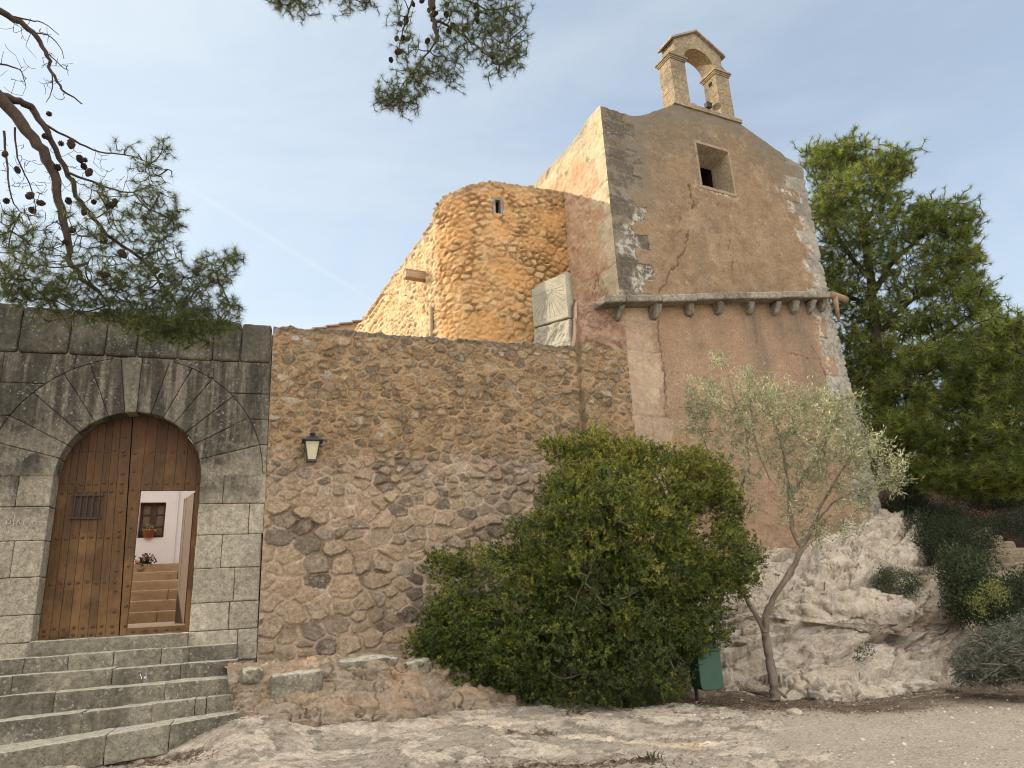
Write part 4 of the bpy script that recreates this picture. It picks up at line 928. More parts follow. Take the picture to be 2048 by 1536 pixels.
# ================================================================== WALL LANTERN
lan = thing('wall_lantern', wpt(.28, .14, 3.60), 'small black four-sided lantern with cream glass fixed to the rubble wall', 'lantern')
m_blk = mat_simple('black_painted_metal', (.008, .010, .012), (.02, .023, .026), 30, .45, .5, .2, .003)
m_gls = mat_simple('cream_lantern_glass', (.42, .37, .24), (.50, .45, .30), 5, .35, .5, .1, .004)
lc = np.array(wpt(.285, .175, 0)); zb_, ztp_ = 3.625, 3.915; wb, wt_ = .062, .108
def lq(z, w): return [lc+z*Z3+sx*w*dW+sy*w*nW for sx, sy in ((-1, -1), (1, -1), (1, 1), (-1, 1))]
q = PB(); B4, T4 = lq(zb_, wb), lq(ztp_, wt_)
for i in range(4): q.tube([B4[i], T4[i]], .009, 5)
q.box(lc+zb_*Z3, dW*(wb+.010), nW*(wb+.010), Z3*.014)
for i in range(4): q.tube([T4[i], T4[(i+1) % 4]], .009, 5)
q.build('frame', m_blk, lan)
i4_ = lq(zb_+.014, wb-.006); j4_ = lq(ztp_-.004, wt_-.008)
for i in range(4):
    q = PB(); o_ = [lc+(p-lc)*np.array([.965, .965, 1])+(p-p) for p in ()]
    a, b, c, d = i4_[i], i4_[(i+1) % 4], j4_[(i+1) % 4], j4_[i]; nin = np.cross(b-a, d-a); nin /= np.linalg.norm(nin); s_ = np.sign(nin @ (lc+a[2]*Z3-a)); nin = nin*s_*.004
    q.add([a, b, c, d, a+nin, b+nin, c+nin, d+nin], [(0,1,2,3), (7,6,5,4), (0,4,5,1), (1,5,6,2), (2,6,7,3), (3,7,4,0)]); q.build('glass_pane', m_gls, lan)
q = PB(); e1, e2, e3 = lq(ztp_+.004, .152), lq(ztp_+.022, .150), lq(ztp_+.085, .035)
V = e1+e2+lq(ztp_+.03, .115)+e3; q.add(V, [(3,2,1,0)]+[(4*k+i, 4*k+(i+1) % 4, 4*k+4+(i+1) % 4, 4*k+4+i) for k in range(3) for i in range(4)]+[(12,13,14,15)]); cap_ = q.build('cap', m_blk, lan)
q = PB(); q.lathe(lc+(ztp_+.085)*Z3, [(.030, 0), (.028, .022), (.036, .03), (.047, .036), (.045, .046), (.032, .056), (.012, .062)], 14); q.build('chimney', m_blk, cap_, smooth=True)
q = PB(); q.box(wpt(.285, .045, 3.76), dW*.03, nW*.03, Z3*.10); q.box(wpt(.285, .09, 3.66), dW*.012, nW*.04, Z3*.012); q.build('wall_bracket', m_blk, lan)

# ================================================================== COURTYARD BEHIND THE GATE
m_cst = mat_simple('warm_sandstone_step', (.27, .175, .10), (.40, .27, .165), 5, .9, .15, .5, .02)
m_white = mat_simple('whitewash', (.66, .60, .58), (.74, .68, .66), 2.5, .9, .15, .35, .015)
nyard = -3.0
q = PB(); q.add([wpt(-9, -.6, 1.36), wpt(4, -.6, 1.36), wpt(4, nyard-.1, 1.425), wpt(-9, nyard-.1, 1.425), wpt(-9, -.6, .9), wpt(4, -.6, .9), wpt(4, nyard-.1, .9), wpt(-9, nyard-.1, .9)], [(0,1,2,3), (7,6,5,4), (0,4,5,1), (1,5,6,2), (2,6,7,3), (3,7,4,0)])
tag(q.build('courtyard_paving', mat_simple('courtyard_stone_paving', (.34, .25, .17), (.48, .37, .27), 6, .9, .15, .9, .03)), kind='structure')
cs = thing('courtyard_steps', wpt(-3, nyard, 1.42), 'warm sandstone steps in the courtyard behind the open wicket', 'steps')
zc = 1.42; nb_ = nyard; RISE = [.185, .19, .185, .18, .175, .17]
for i, h in enumerate(RISE):
    pb = newpb(); x = -9.0+.7*(i % 2)
    while x < 3.5:
        w = g.uniform(1.1, 2.0); a, b = x, x+w
        if i == 0 and a < -4.2 < b: b = -3.93; w = b-a
        dd = 1.2 if i < 5 else .55
        rough_block(pb, wallfn(a+.003, b-.003, nb_-dd, nb_, zc-.3, zc+h), (w, dd, h+.3), r=.02, amp=.008, res=.07, rnd=g.uniform(0, 1), seed=g.uniform(0, 50)); x += w
    finpb(pb, 'step', m_cst, cs); zc += h; nb_ -= .33
hn_ = nb_-.02
wh = thing('white_house', wpt(-3, hn_, zc), 'whitewashed courtyard house with a small brown window and dark doorway', 'house')
a, zt_ = W2(282, 1005, hn_); b, _ = W2(330, 1005, hn_); _, zb_ = W2(277, 1076, hn_); dl, dzt = W2(368, 998, hn_); dr = dl+.85
b2 = W2(325, 1075, hn_)[0]; wa, wb2 = (a+W2(277, 1076, hn_)[0])/2-.02, (b+b2)/2+.02
q = PB()
for P in ([(-9, .5), (wa, .5), (wa, 6), (-9, 4.9)], [(wa, .5), (wb2, .5), (wb2, zb_), (wa, zb_)], [(wa, zt_), (wb2, zt_), (wb2, 4.9), (wa, 4.9)], [(wb2, .5), (dl, .5), (dl, 4.9), (wb2, 4.9)], [(dl, dzt), (dr, dzt), (dr, 4.9), (dl, 4.9)], [(dr, .5), (4, .5), (4, 4.9), (dr, 4.9)]): q.prism(P, wpt, hn_-.45, hn_)
q.build('wall', m_white, wh)
q = PB(); q.box(wpt(W2(352, 1050, hn_)[0], hn_+.012, (zc+dzt)/2+.5), dW*.012, nW*.012, Z3*1.6); q.build('cable', m_white, wh)
q = PB(); q.add([wpt(-9.3, hn_+.35, 4.86), wpt(4.3, hn_+.35, 4.86), wpt(4.3, hn_-4, 5.85), wpt(-9.3, hn_-4, 5.85), wpt(-9.3, hn_+.35, 4.78), wpt(4.3, hn_+.35, 4.78), wpt(4.3, hn_-4, 5.77), wpt(-9.3, hn_-4, 5.77)], [(0,1,2,3), (7,6,5,4), (0,4,5,1), (1,5,6,2), (2,6,7,3), (3,7,4,0)]); q.build('roof', m_clay, wh)
m_brn = mat_simple('dark_brown_joinery', (.045, .020, .012), (.075, .035, .02), 12, .6, .3)
m_pane = mat_simple('curtained_window_pane', (.13, .085, .055), (.20, .14, .095), 4, .25, .5, .05, .002)
q = PB(); fw_ = .05; fn_ = hn_-.10
for P in ([(wa, zb_), (wb2, zb_), (wb2, zb_+fw_), (wa, zb_+fw_)], [(wa, zt_-fw_), (wb2, zt_-fw_), (wb2, zt_), (wa, zt_)], [(wa, zb_+fw_), (wa+fw_, zb_+fw_), (wa+fw_, zt_-fw_), (wa, zt_-fw_)], [(wb2-fw_, zb_+fw_), (wb2, zb_+fw_), (wb2, zt_-fw_), (wb2-fw_, zt_-fw_)], [((wa+wb2)/2-.06, zb_+fw_), ((wa+wb2)/2+.06, zb_+fw_), ((wa+wb2)/2+.06, zt_-fw_), ((wa+wb2)/2-.06, zt_-fw_)]): q.prism(P, wpt, fn_-.06, fn_)
for t in (.33, .66): zz = zb_+(zt_-zb_)*t; q.prism([(wa+fw_, zz-.012), (wb2-fw_, zz-.012), (wb2-fw_, zz+.012), (wa+fw_, zz+.012)], wpt, fn_-.05, fn_-.012)
wf_ = q.build('window', m_brn, wh); q = PB(); q.prism([(wa, zb_), (wb2, zb_), (wb2, zt_), (wa, zt_)], wpt, fn_-.075, fn_-.03); q.build('pane', m_pane, wf_)
q = PB(); q.prism([(dl-.02, zc-.2), (dr+.02, zc-.2), (dr+.02, dzt+.02), (dl-.02, dzt+.02)], wpt, hn_-.36, hn_-.30); q.build('door', m_dark, wh)
# potted plants
fp = thing('flower_pot', wpt((wa+wb2)/2, hn_-.02, zb_), 'terracotta pot with a spidery plant on the brown window sill', 'plant pot')
pc = wpt((wa+wb2)/2-.03, hn_-.01, zb_)
q = PB(); q.lathe(pc, [(.085, 0), (.115, .13), (.128, .135), (.128, .165), (.105, .165), (.10, .14)], 18); q.build('pot', mat_simple('terracotta', (.30, .10, .05), (.38, .14, .075), 8), fp, smooth=True)
def mat_leaf(name, stops, trans=.3, rough=.55, spec=.3):
    k = NT(name, rough, spec); t_ = k.attr('tint'); col = k.ramp(t_, stops); k.out(col)
    if trans:
        tr = k.n('ShaderNodeBsdfTranslucent'); k.set(tr.inputs[0], k.mix(.5, col, k.mix(1., col, (1.3, 1.35, .6), 'MULTIPLY'))); mx_ = k.n('ShaderNodeMixShader'); mx_.inputs[0].default_value = trans
        k.t.links.new(k.b.outputs[0], mx_.inputs[1]); k.t.links.new(tr.outputs[0], mx_.inputs[2]); k.t.links.new(mx_.outputs[0], k.t.nodes['Material Output'].inputs[0])
    return k.mat
m_pot = mat_leaf('houseplant_leaf', [(0, (.14, .18, .08)), (.6, (.30, .34, .20)), (1, (.52, .54, .38))], .15)
def blades(c, n, L, w, seed, droop=.6):
    gb = np.random.default_rng(seed); V = []; F = []; T = []
    for i in range(n):
        az = gb.uniform(0, 2*PI); el = gb.uniform(.3, 1.3); l = L*gb.uniform(.6, 1.1); d = np.array([math.cos(az)*math.cos(el), math.sin(az)*math.cos(el), math.sin(el)]); sd_ = np.array([-math.sin(az), math.cos(az), 0])
        o = len(V)
        for j in range(5):
            t = j/4; p = np.asarray(c)+d*l*t-Z3*droop*l*t*t; ww_ = w*(1-t)*.5+.001; V += [p-sd_*ww_, p+sd_*ww_]; T += [gb.uniform(0, 1)]*2
        F += [(o+2*j, o+2*j+1, o+2*j+3, o+2*j+2) for j in range(4)]
    return np.array(V), np.array(F), np.array(T)
V, F, T = blades(pc+Z3*.15, 60, .38, .030, 5); link('leaves', arrmesh('leaves', V, [F], {'tint': T}), m_pot, fp)
# ================================================================== GROUND
def axis_(lo, hi, d, far, k=1.16):
    a = list(np.arange(lo, hi+1e-6, d)); st = d; x = lo; L = []
    while x > -far: st *= k; x -= st; L.append(x)
    st = d; x = hi; R = []
    while x < far: st *= k; x += st; R.append(x)
    return np.array(L[::-1]+a+R)
gx = axis_(-6.8, 9.2, .034, 320); gy = axis_(5.6, 12.0, .024, 320)
X, Y = np.meshgrid(gx, gy, indexing='ij'); Zg0 = gz(X, Y)
near = sst(30, 12, np.hypot(X, Y-9))
def segd(pts):
    P = [onz(x, y, 0.05)[:2] for x, y in pts]; d = np.full(X.shape, 99.)
    for (a, b), (c, e) in zip(P[:-1], P[1:]):
        vx, vy = c-a, e-b; t = np.clip(((X-a)*vx+(Y-b)*vy)/(vx*vx+vy*vy), 0, 1); d = np.minimum(d, np.hypot(X-a-t*vx, Y-b-t*vy))
    return d
nl = fbm(X*.9, Y*.9, 0*X, 4)
b0, b1 = onz(1440, 1395, 0), onz(1640, 1536, 0); lx = b0[0]+(Y-b0[1])*(b1[0]-b0[0])/(b1[1]-b0[1])
gravel = sst(-.15, .35, X-lx+.45*nl); gravel = np.maximum(gravel, sst(6.3, 5.6, Y+.5*nl)*sst(-1.5, .5, X))
dirt = sst(1.5, .5, segd([(1400, 1395), (1560, 1392), (1700, 1392), (1880, 1380), (2050, 1368)])+.45*nl)
dirt = np.maximum(dirt, sst(1.0, .5, segd([(1000, 1402), (1150, 1408), (1380, 1404)])+.3*nl)*.9)
litter_shade = np.maximum.reduce([sst(.24, .06, segd(L)*s+.20*fbm(X*3, Y*3, 0*X+3, 4)) for L, s in (([(850, 1393), (980, 1385)], 1.), ([(990, 1392), (1150, 1412), (1400, 1412)], .7), ([(1010, 1522), (1290, 1520)], 1.), ([(290, 1528), (380, 1522)], 1.2), ([(640, 1428), (700, 1424)], 1.3), ([(510, 1446), (600, 1428)], 1.6), ([(1030, 1475), (1090, 1468)], 1.9), ([(1060, 1430), (1130, 1426)], 1.5))])  # litter patches; the band under the bush also paints its contact shadow
hillm = sst(.5, 1.2, Zg0)*sst(5, 7, X); rockm = (1-gravel)*(1-dirt)*(1-hillm)
strat = ridge(X*.55, Y*1.9, 0*X+.3, 5); fl = fbm(X*1.1, Y*3.4, 0*X, 5); ter = np.floor((fl+.2*strat)*5)/5
rk = .62*(.030*strat+.035*sst(-.1, .1, (fl+.2*strat)-ter-.1)+.05*fl+.018*ridge(X*4.5, Y*9, 0*X, 4)-.04+.008*ridge(X*13, Y*22, 0*X, 3))
tt = 3.4*fbm(X*.42, Y*.75, 0*X+40, 5)+.5*fbm(X*2.2, Y*3.0, 0*X+44, 3); tfl = np.floor(tt); tfr = tt-tfl
rk = rk+.034*(tfl+sst(.80, 1.0, tfr))*.9; riser = sst(.74, .84, tfr)*sst(1.0, .93, tfr); lay = np.modf(np.abs(np.sin(tfl*12.9898)*43758.55))[0]
dd = .05*fbm(X*.8, Y*.8, 0*X, 3)+.012*fbm(X*7, Y*7, 0*X, 4)+.006*fbm(X*22, Y*22, 0*X, 3)
Hn = rockm*rk+(1-rockm)*dd*(.35+.65*dirt)+litter_shade*.012; Hn = Hn+hillm*.5*(.35*fbm(X*.9, Y*.9, 0*X, 5)+.25*ridge(X*.8, Y*.8, 0*X+3, 5)) if False else Hn*near+(1-near)*.4*fbm(X*.05, Y*.05, 0*X, 4)*sst(20, 60, np.hypot(X, Y))
hb = sst(.9, 1.8, Zg0)*sst(5, 7, X); Zg = Zg0+Hn-.02+hb*(.30*fbm(X*.8, Y*.8, 0*X, 5)+.28*ridge(X*.7, Y*.7, 0*X+3, 5)-.3)
k = NT('pale_bedrock_and_gravel', .96, .1)
n1 = k.noise(1.0, 7, .66, k.co((1, 2.6, 1))); n2 = k.noise(7, 7, .75, k.co((1, 2.2, 1))); n3 = k.noise(60, 4, .7)
rc = k.ramp(n2, [(.27, (.30, .245, .19)), (.44, (.50, .42, .33)), (.58, (.60, .52, .425)), (.75, (.68, .61, .51))])
rc = k.mix(k.m('MULTIPLY', k.rng(n1, .5, .64), .55), rc, (.40, .335, .26)); rc = k.mix(k.m('MULTIPLY', k.rng(k.noise(2.1, 5, .6), .56, .68), .5), rc, (.60, .46, .36))
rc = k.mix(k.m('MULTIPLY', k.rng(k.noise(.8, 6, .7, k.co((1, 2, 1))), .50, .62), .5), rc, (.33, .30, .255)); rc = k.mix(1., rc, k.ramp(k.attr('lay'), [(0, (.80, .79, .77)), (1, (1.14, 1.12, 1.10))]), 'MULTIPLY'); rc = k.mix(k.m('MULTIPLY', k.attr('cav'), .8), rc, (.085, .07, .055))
gvv = k.voro(52, None, 'F1', 'Color'); gsep = k.n('ShaderNodeSeparateColor'); k.set(gsep.inputs[0], gvv)
gc = k.ramp(gsep.outputs[0], [(0, (.26, .21, .16)), (.35, (.44, .365, .285)), (.7, (.52, .44, .35)), (1, (.68, .61, .52))])
gc = k.mix(.55, gc, k.ramp(k.noise(1.2, 5, .6), [(.35, (.38, .305, .23)), (.65, (.54, .455, .365))]))
dc_ = k.ramp(k.noise(4, 6, .7), [(.3, (.115, .085, .06)), (.55, (.185, .14, .10)), (.75, (.27, .21, .155))]); dc_ = k.mix(k.rng(k.noise(70, 3, .6), .62, .7), dc_, (.40, .35, .28))
col = k.mix(k.attr('gravel'), rc, gc); col = k.mix(k.m('MULTIPLY', k.attr('dirt'), k.rng(k.noise(3, 5, .7), .25, .5)), col, dc_)
lc_ = k.ramp(k.noise(45, 4, .7, k.co((1, 3, 1))), [(.3, (.05, .034, .024)), (.55, (.13, .085, .058)), (.75, (.30, .23, .17))]); col = k.mix(k.m('MULTIPLY', k.attr('litter'), k.rng(k.noise(11, 6, .75), .36, .56)), col, lc_)
hc = k.ramp(k.noise(1.1, 7, .75), [(.3, (.035, .027, .02)), (.48, (.075, .05, .033)), (.58, (.14, .06, .035)), (.7, (.17, .13, .095))]); col = k.mix(k.attr('hillm'), col, hc)
col = k.mix(1.0, col, k.ramp(n3, [(.25, (.72, .71, .7)), (.5, (1, 1, 1)), (.78, (1.22, 1.22, 1.2))]), 'MULTIPLY')
hgt = k.m('ADD', k.m('ADD', k.m('MULTIPLY', n2, 1.2), k.m('MULTIPLY', n3, .5)), k.m('MULTIPLY', k.voro(52), .5))
k.out(col, k.bump(hgt, .9, .05)); m_ground = k.mat
crk2 = .9*sst(.035, .0, np.abs(fbm(X*.7, Y*1.3, 0*X+21, 5)))*sst(-.05, .25, fbm(X*.7, Y*1.2, 0*X+9, 3)); crk3 = sst(.04, 0, np.abs(fbm(X*1.8, Y*2.6, 0*X+33, 4)))*sst(.0, .3, fbm(X*1.2, Y*2.0, 0*X+15, 3))
spk = sst(.25, .6, fbm(X*9, Y*20, 0*X+3, 4))*.5
Zg = Zg-.022*np.maximum(crk2, .5*crk3)*rockm*near; cav = np.clip(np.maximum.reduce([.75*riser*sst(-.3, .3, fbm(X*1.7, Y*2, 0*X+60, 3)), crk2, .8*crk3, spk]), 0, 1)*rockm*near  # besides dark cracks, paints shade into the risers and pits of the relief
gro = link('ground', arrmesh('ground', np.stack([X, Y, Zg], -1), [gridfaces(len(gx), len(gy))], dict(gravel=gravel*(1-hillm), lay=lay*(1-gravel), dirt=dirt, litter=litter_shade*near, hillm=hillm, cav=cav)), m_ground); tag(gro, kind='structure')
def gzs(x, y):
    i = int(np.clip(np.searchsorted(gx, x), 1, len(gx)-1)); j = int(np.clip(np.searchsorted(gy, y), 1, len(gy)-1)); return float(Zg[i-1:i+1, j-1:j+1].mean())

# loose gravel stones (uncountable)
gp_ = np.random.default_rng(41); V = []; F = []; R = []; ico = bmesh.new(); bmesh.ops.create_icosphere(ico, subdivisions=1, radius=1); iv = np.array([v.co[:] for v in ico.verts]); ifc = np.array([[v.index for v in f.verts] for f in ico.faces]); ico.free(); cnt = 0
for i in range(5200):
    if i < 3600: px_, py_ = gp_.uniform(1380, 2100), 1380+160*gp_.uniform(0, 1)**1.3
    else: px_, py_ = gp_.uniform(300, 1500), gp_.uniform(1415, 1540)
    P = onz(px_, py_, 0.02); x, y = P[:2]
    if not (-6 < x < 9 and 5.7 < y < 12): continue
    r = .005*gp_.pareto(3.0)+.005; r = min(r, .028)
    q_ = iv*np.array([1, gp_.uniform(.6, 1), gp_.uniform(.4, .7)])*r*(1+.25*gp_.normal(size=iv.shape)); a = gp_.uniform(0, PI); q_ = np.stack([q_[:, 0]*math.cos(a)-q_[:, 1]*math.sin(a), q_[:, 0]*math.sin(a)+q_[:, 1]*math.cos(a), q_[:, 2]], 1)
    V.append(q_+[x, y, gzs(x, y)+r*.15]); F.append(ifc+len(iv)*cnt); R.append(np.full(len(iv), gp_.uniform(0, 1))); cnt += 1
k = NT('pebble', .95, .1); k.out(k.mix(1., k.ramp(k.attr('rnd'), [(0, (.24, .195, .15)), (.5, (.40, .335, .265)), (1, (.54, .475, .395))]), k.ramp(k.noise(40, 3, .6), [(.3, (.8, .8, .8)), (.7, (1.15, 1.15, 1.15))]), 'MULTIPLY'))
o = link('gravel', arrmesh('gravel', np.concatenate(V), [np.concatenate(F)], {'rnd': np.concatenate(R)}, smooth=False), k.mat); tag(o, 'loose pale gravel stones strewn over the bedrock and path', 'gravel', kind='stuff')

# fallen pine needles and leaf litter (uncountable)
V = []; n_l = 0
for x0, y0, sx, sy, cnt_ in ((1180, 1412, 200, 8, 2600), (920, 1392, 60, 8, 700), (1560, 1402, 110, 14, 900), (1150, 1520, 120, 8, 900), (1420, 1405, 50, 12, 500), (330, 1528, 60, 8, 400), (700, 1425, 100, 6, 300), (1000, 1460, 500, 40, 500), (1750, 1400, 150, 12, 500), (520, 1445, 50, 8, 250)):
    for _i in range(cnt_):
        P = onz(x0+gp_.normal()*sx, min(y0+gp_.normal()*sy, 1545), .06); x_, y_ = P[:2]
        if not (-6.5 < x_ < 9 and 5.7 < y_ < 11.9): continue
        a_ = gp_.uniform(0, PI); l_ = gp_.uniform(.012, .04); w_ = gp_.uniform(.002, .008); z_ = gzs(x_, y_)+.006; dx, dy = math.cos(a_), math.sin(a_)
        V += [(x_-dx*l_, y_-dy*l_, z_), (x_-dy*w_, y_+dx*w_, z_+.006), (x_+dx*l_, y_+dy*l_, z_+gp_.uniform(0, .012)), (x_+dy*w_, y_-dx*w_, z_+.004)]; n_l += 1
k = NT('dry_litter', .9, .1); k.out(k.ramp(k.attr('rnd'), [(0, (.03, .02, .014)), (.6, (.10, .06, .035)), (1, (.22, .15, .09))]))
o = link('leaf_litter', arrmesh('leaf_litter', V, [np.arange(4*n_l).reshape(-1, 4)], {'rnd': np.repeat(gp_.uniform(0, 1, n_l), 4)}, smooth=False), k.mat); tag(o, 'brown fallen needles and leaves strewn under the bush and olive', 'leaf litter', kind='stuff')

# ================================================================== ROCK OUTCROP under the church
def cl_(L): return [onplane(x, y, CP+n*nC, nC) for x, y, n in L]
rows = [cl_([(1330, 1262, -.1), (1410, 1218, -.1), (1480, 1150, -.1), (1540, 1110, -.1), (1620, 1080, -.1), (1690, 1062, -.1), (1762, 1043, -.1), (1800, 1047, -.6), (1832, 1056, -1.4)]),
 cl_([(1330, 1275, .2), (1410, 1235, .2), (1480, 1165, .2), (1545, 1122, .2), (1630, 1092, .2), (1700, 1072, .2), (1775, 1055, .2), (1822, 1062, -.1), (1858, 1078, -.7)]),
 cl_([(1330, 1290, .6), (1400, 1260, .6), (1480, 1190, .6), (1555, 1145, .6), (1640, 1118, .6), (1712, 1104, .6), (1795, 1086, .6), (1852, 1090, .3), (1888, 1104, -.2)]),
 cl_([(1330, 1315, 1.2), (1395, 1295, 1.2), (1480, 1225, 1.2), (1560, 1185, 1.2), (1650, 1172, 1.2), (1730, 1165, 1.2), (1820, 1152, 1.2), (1880, 1146, .9), (1908, 1160, .3)]),
 cl_([(1330, 1330, 1.55), (1390, 1318, 1.55), (1480, 1255, 1.58), (1560, 1218, 1.6), (1650, 1212, 1.62), (1740, 1218, 1.68), (1832, 1214, 1.72), (1897, 1196, 1.4), (1922, 1200, .7)]),
 cl_([(1330, 1345, 1.62), (1388, 1338, 1.62), (1480, 1285, 1.62), (1560, 1260, 1.64), (1650, 1258, 1.64), (1745, 1258, 1.58), (1838, 1256, 1.56), (1900, 1232, 1.32), (1926, 1228, .75)]),
 cl_([(1330, 1358, 1.75), (1386, 1352, 1.75), (1480, 1318, 1.75), (1560, 1305, 1.8), (1650, 1305, 1.82), (1750, 1302, 1.78), (1842, 1296, 1.72), (1908, 1268, 1.5), (1936, 1256, .95)]),
 cl_([(1330, 1380, 2.05), (1385, 1376, 2.05), (1480, 1360, 2.1), (1560, 1355, 2.15), (1655, 1360, 2.2), (1762, 1358, 2.2), (1855, 1345, 2.1), (1918, 1312, 1.8), (1947, 1288, 1.2)]),
 cl_([(1325, 1398, 2.4), (1380, 1396, 2.4), (1480, 1384, 2.4), (1560, 1380, 2.45), (1655, 1390, 2.55), (1770, 1390, 2.6), (1865, 1374, 2.5), (1928, 1342, 2.1), (1958, 1310, 1.5)])]
for r_i, row in enumerate(rows):
    for k_ in (6, 7, 8): row[k_] = row[k_]+dC*(.0, .10, .18, .24)[k_-5]
    for k_, f_ in ((0, .22), (1, .25), (2, .30), (3, .50), (4, .84)):
        n_ = (row[k_]-CP) @ nC; row[k_] = row[k_]-nC*max(n_, 0)*(1-f_)+nC*.0
rows.append([p+nC*.15-Z3*.4 for p in rows[-1]])
G = loft(rows, 420, 330); Nn = gridnormals(G); s_ = np.sign((Nn @ (nC+Z3)).mean()); Nn = Nn*s_
x, y, z = G[..., 0], G[..., 1], G[..., 2]; tz = z*1.0+.18*x+.25*fbm(x*.7, y*.7, z*.7, 3)
st_ = tz*3.2; stp = (st_-np.floor(st_)); led_ = sst(0, .25, stp)*sst(1, .75, stp)
px1 = np.concatenate([[0], np.cumsum(np.linalg.norm(np.diff(G[150], axis=0), axis=1))]); py1 = np.concatenate([[0], np.cumsum(np.linalg.norm(np.diff(G[:, 250], axis=0), axis=1))])
PXg, PYg = np.meshgrid(px1, py1, indexing='xy'); fc = 0; gk = np.random.default_rng(55)
PXr, PYr = PXg*.93-PYg*.36, PYg*.93+PXg*.36; PXr = PXr-PXr.min(); PYr = PYr-PYr.min()
for sz, asp, am, ws in ((.85, 1.9, .50, .10), (.34, 1.8, .44, .04), (.12, 1.6, .34, .015)):
    PP = poisson(PXr.max(), PYr.max(), lambda a, b: sz, asp, 9000, int(sz*100)); e_, i_, l_ = stones(PXr, PYr, PP, asp, ws, 2.2/sz*.6)
    tl = gk.normal(size=(len(PP), 2))*am; fc = fc+(tl[i_]*l_).sum(-1)+gk.normal(size=len(PP))[i_]*sz*.10-.05*sz*np.exp(-(e_/(.012+.02*sz))**2)
hh_f = fc
hh = .07+.08*fbm(x*1.3, y*1.3, z*1.3, 4)+.05*ridge(x*1.5, y*1.5, z*3.0, 5)-.04+.07*(led_-.7)*sst(-.3, .3, fbm(x*.9, y*.9, z*.9+5, 2))+.022*ridge(x*5+z*2, y*5, z*6, 5)*.6+.010*ridge(x*14+z*6, y*14, z*14, 4)+.46*hh_f
crk = sst(.06, .0, np.abs(fbm(x*1.1, y*1.1, z*2.4+3, 4)))*sst(0, .3, fbm(x*.8, y*.8, z*.8+12, 2)); crkb = sst(.04, 0, np.abs(fbm(x*2.4, y*2.4, z*1.1+9, 4)))*sst(.05, .3, fbm(x*1.1, y*1.1, z*1.1+32, 2)); crkc = sst(.035, 0, np.abs(fbm(x*.9, y*.9, z*4.5+19, 4)))*sst(-.05, .2, fbm(x*.9, y*.9, z*.9+42, 2)); hh -= .05*crkb+.06*crkc; crk = np.maximum.reduce([crk, .9*crkb, crkc]); hh -= .06*crk
G2 = G+Nn*hh[..., None]
m_rock = mat_rock('pink_limestone_outcrop', (.335, .28, .22), (.475, .405, .32), (.58, .51, .42), (.27, .23, .185), (.60, .54, .465), .10)
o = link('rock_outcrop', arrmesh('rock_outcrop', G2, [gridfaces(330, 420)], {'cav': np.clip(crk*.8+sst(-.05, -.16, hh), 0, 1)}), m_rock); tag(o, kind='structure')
OUT = G2
for i, (px_, py_, w, h, lab) in enumerate(((1838, 1372, .50, .16, 'flat pale slab lying on the dirt before the outcrop'), (1805, 1352, .30, .20, 'rounded pale stone leaning on the outcrop foot'), (1775, 1345, .42, .26, 'largest pale boulder at the foot of the outcrop'), (1868, 1352, .26, .18, 'small pale stone nearest the brush pile'), (1590, 1428, .22, .07, 'thin grey slab half buried in front of the olive trunk'))):
    pb = newpb(); P = onz(px_, py_, .04); stone(pb, (P[0], P[1], gzs(P[0], P[1])+h*.25), (w, w*.7, h), 7.7*i+1, rotW+.3*i, n=26); o = finpb(pb, 'loose_stone', m_rock); tag(o, lab, 'stone', 'loose stones near the outcrop')

# ---- hillside steps of stone blocks
m_hst = mat_ashlar('ochre_step_block', (.26, .21, .145), (.36, .29, .20), (.13, .11, .08), .5, .4)
hs = thing('hillside_steps', ondepth(2010, 1140, 17.5), 'ochre stone block steps climbing the slope behind the dark shrubs', 'steps')
for i, (px_, py_, D) in enumerate(((1980, 1055, 19.4), (2000, 1071, 18.9), (2024, 1083, 18.5), (2045, 1095, 18.1), (2064, 1108, 17.7), (2080, 1122, 17.3), (2098, 1137, 16.9))):
    P = ondepth(px_, py_, D); pb = newpb(); x0 = P[0]-2.6; xs = [x0, x0+.9+.2*(i % 2), x0+1.8, P[0]]
    for a, b in zip(xs[:-1], xs[1:]):
        c = np.array([(a+b)/2, P[1]+.25, P[2]-.11]); rough_block(pb, boxfn(c, np.array([(b-a)/2-.004, 0, 0]), np.array([0, .35, 0]), np.array([0, 0, .11])), (b-a, .7, .22), r=.045, amp=.02, res=.06, rnd=g.uniform(0, 1), seed=g.uniform(0, 50))
    finpb(pb, 'step', m_hst, hs)
pb = newpb(); P = ondepth(1992, 1268, 13.6); c = P-Z3*.06; rough_block(pb, boxfn(c, dC*.45, nC*.2, Z3*.07), (.9, .4, .14), r=.05, amp=.02, res=.05); o = finpb(pb, 'kerb_stone', m_hst); tag(o, 'lone ochre kerb stone half hidden behind the brush pile', 'kerb stone')

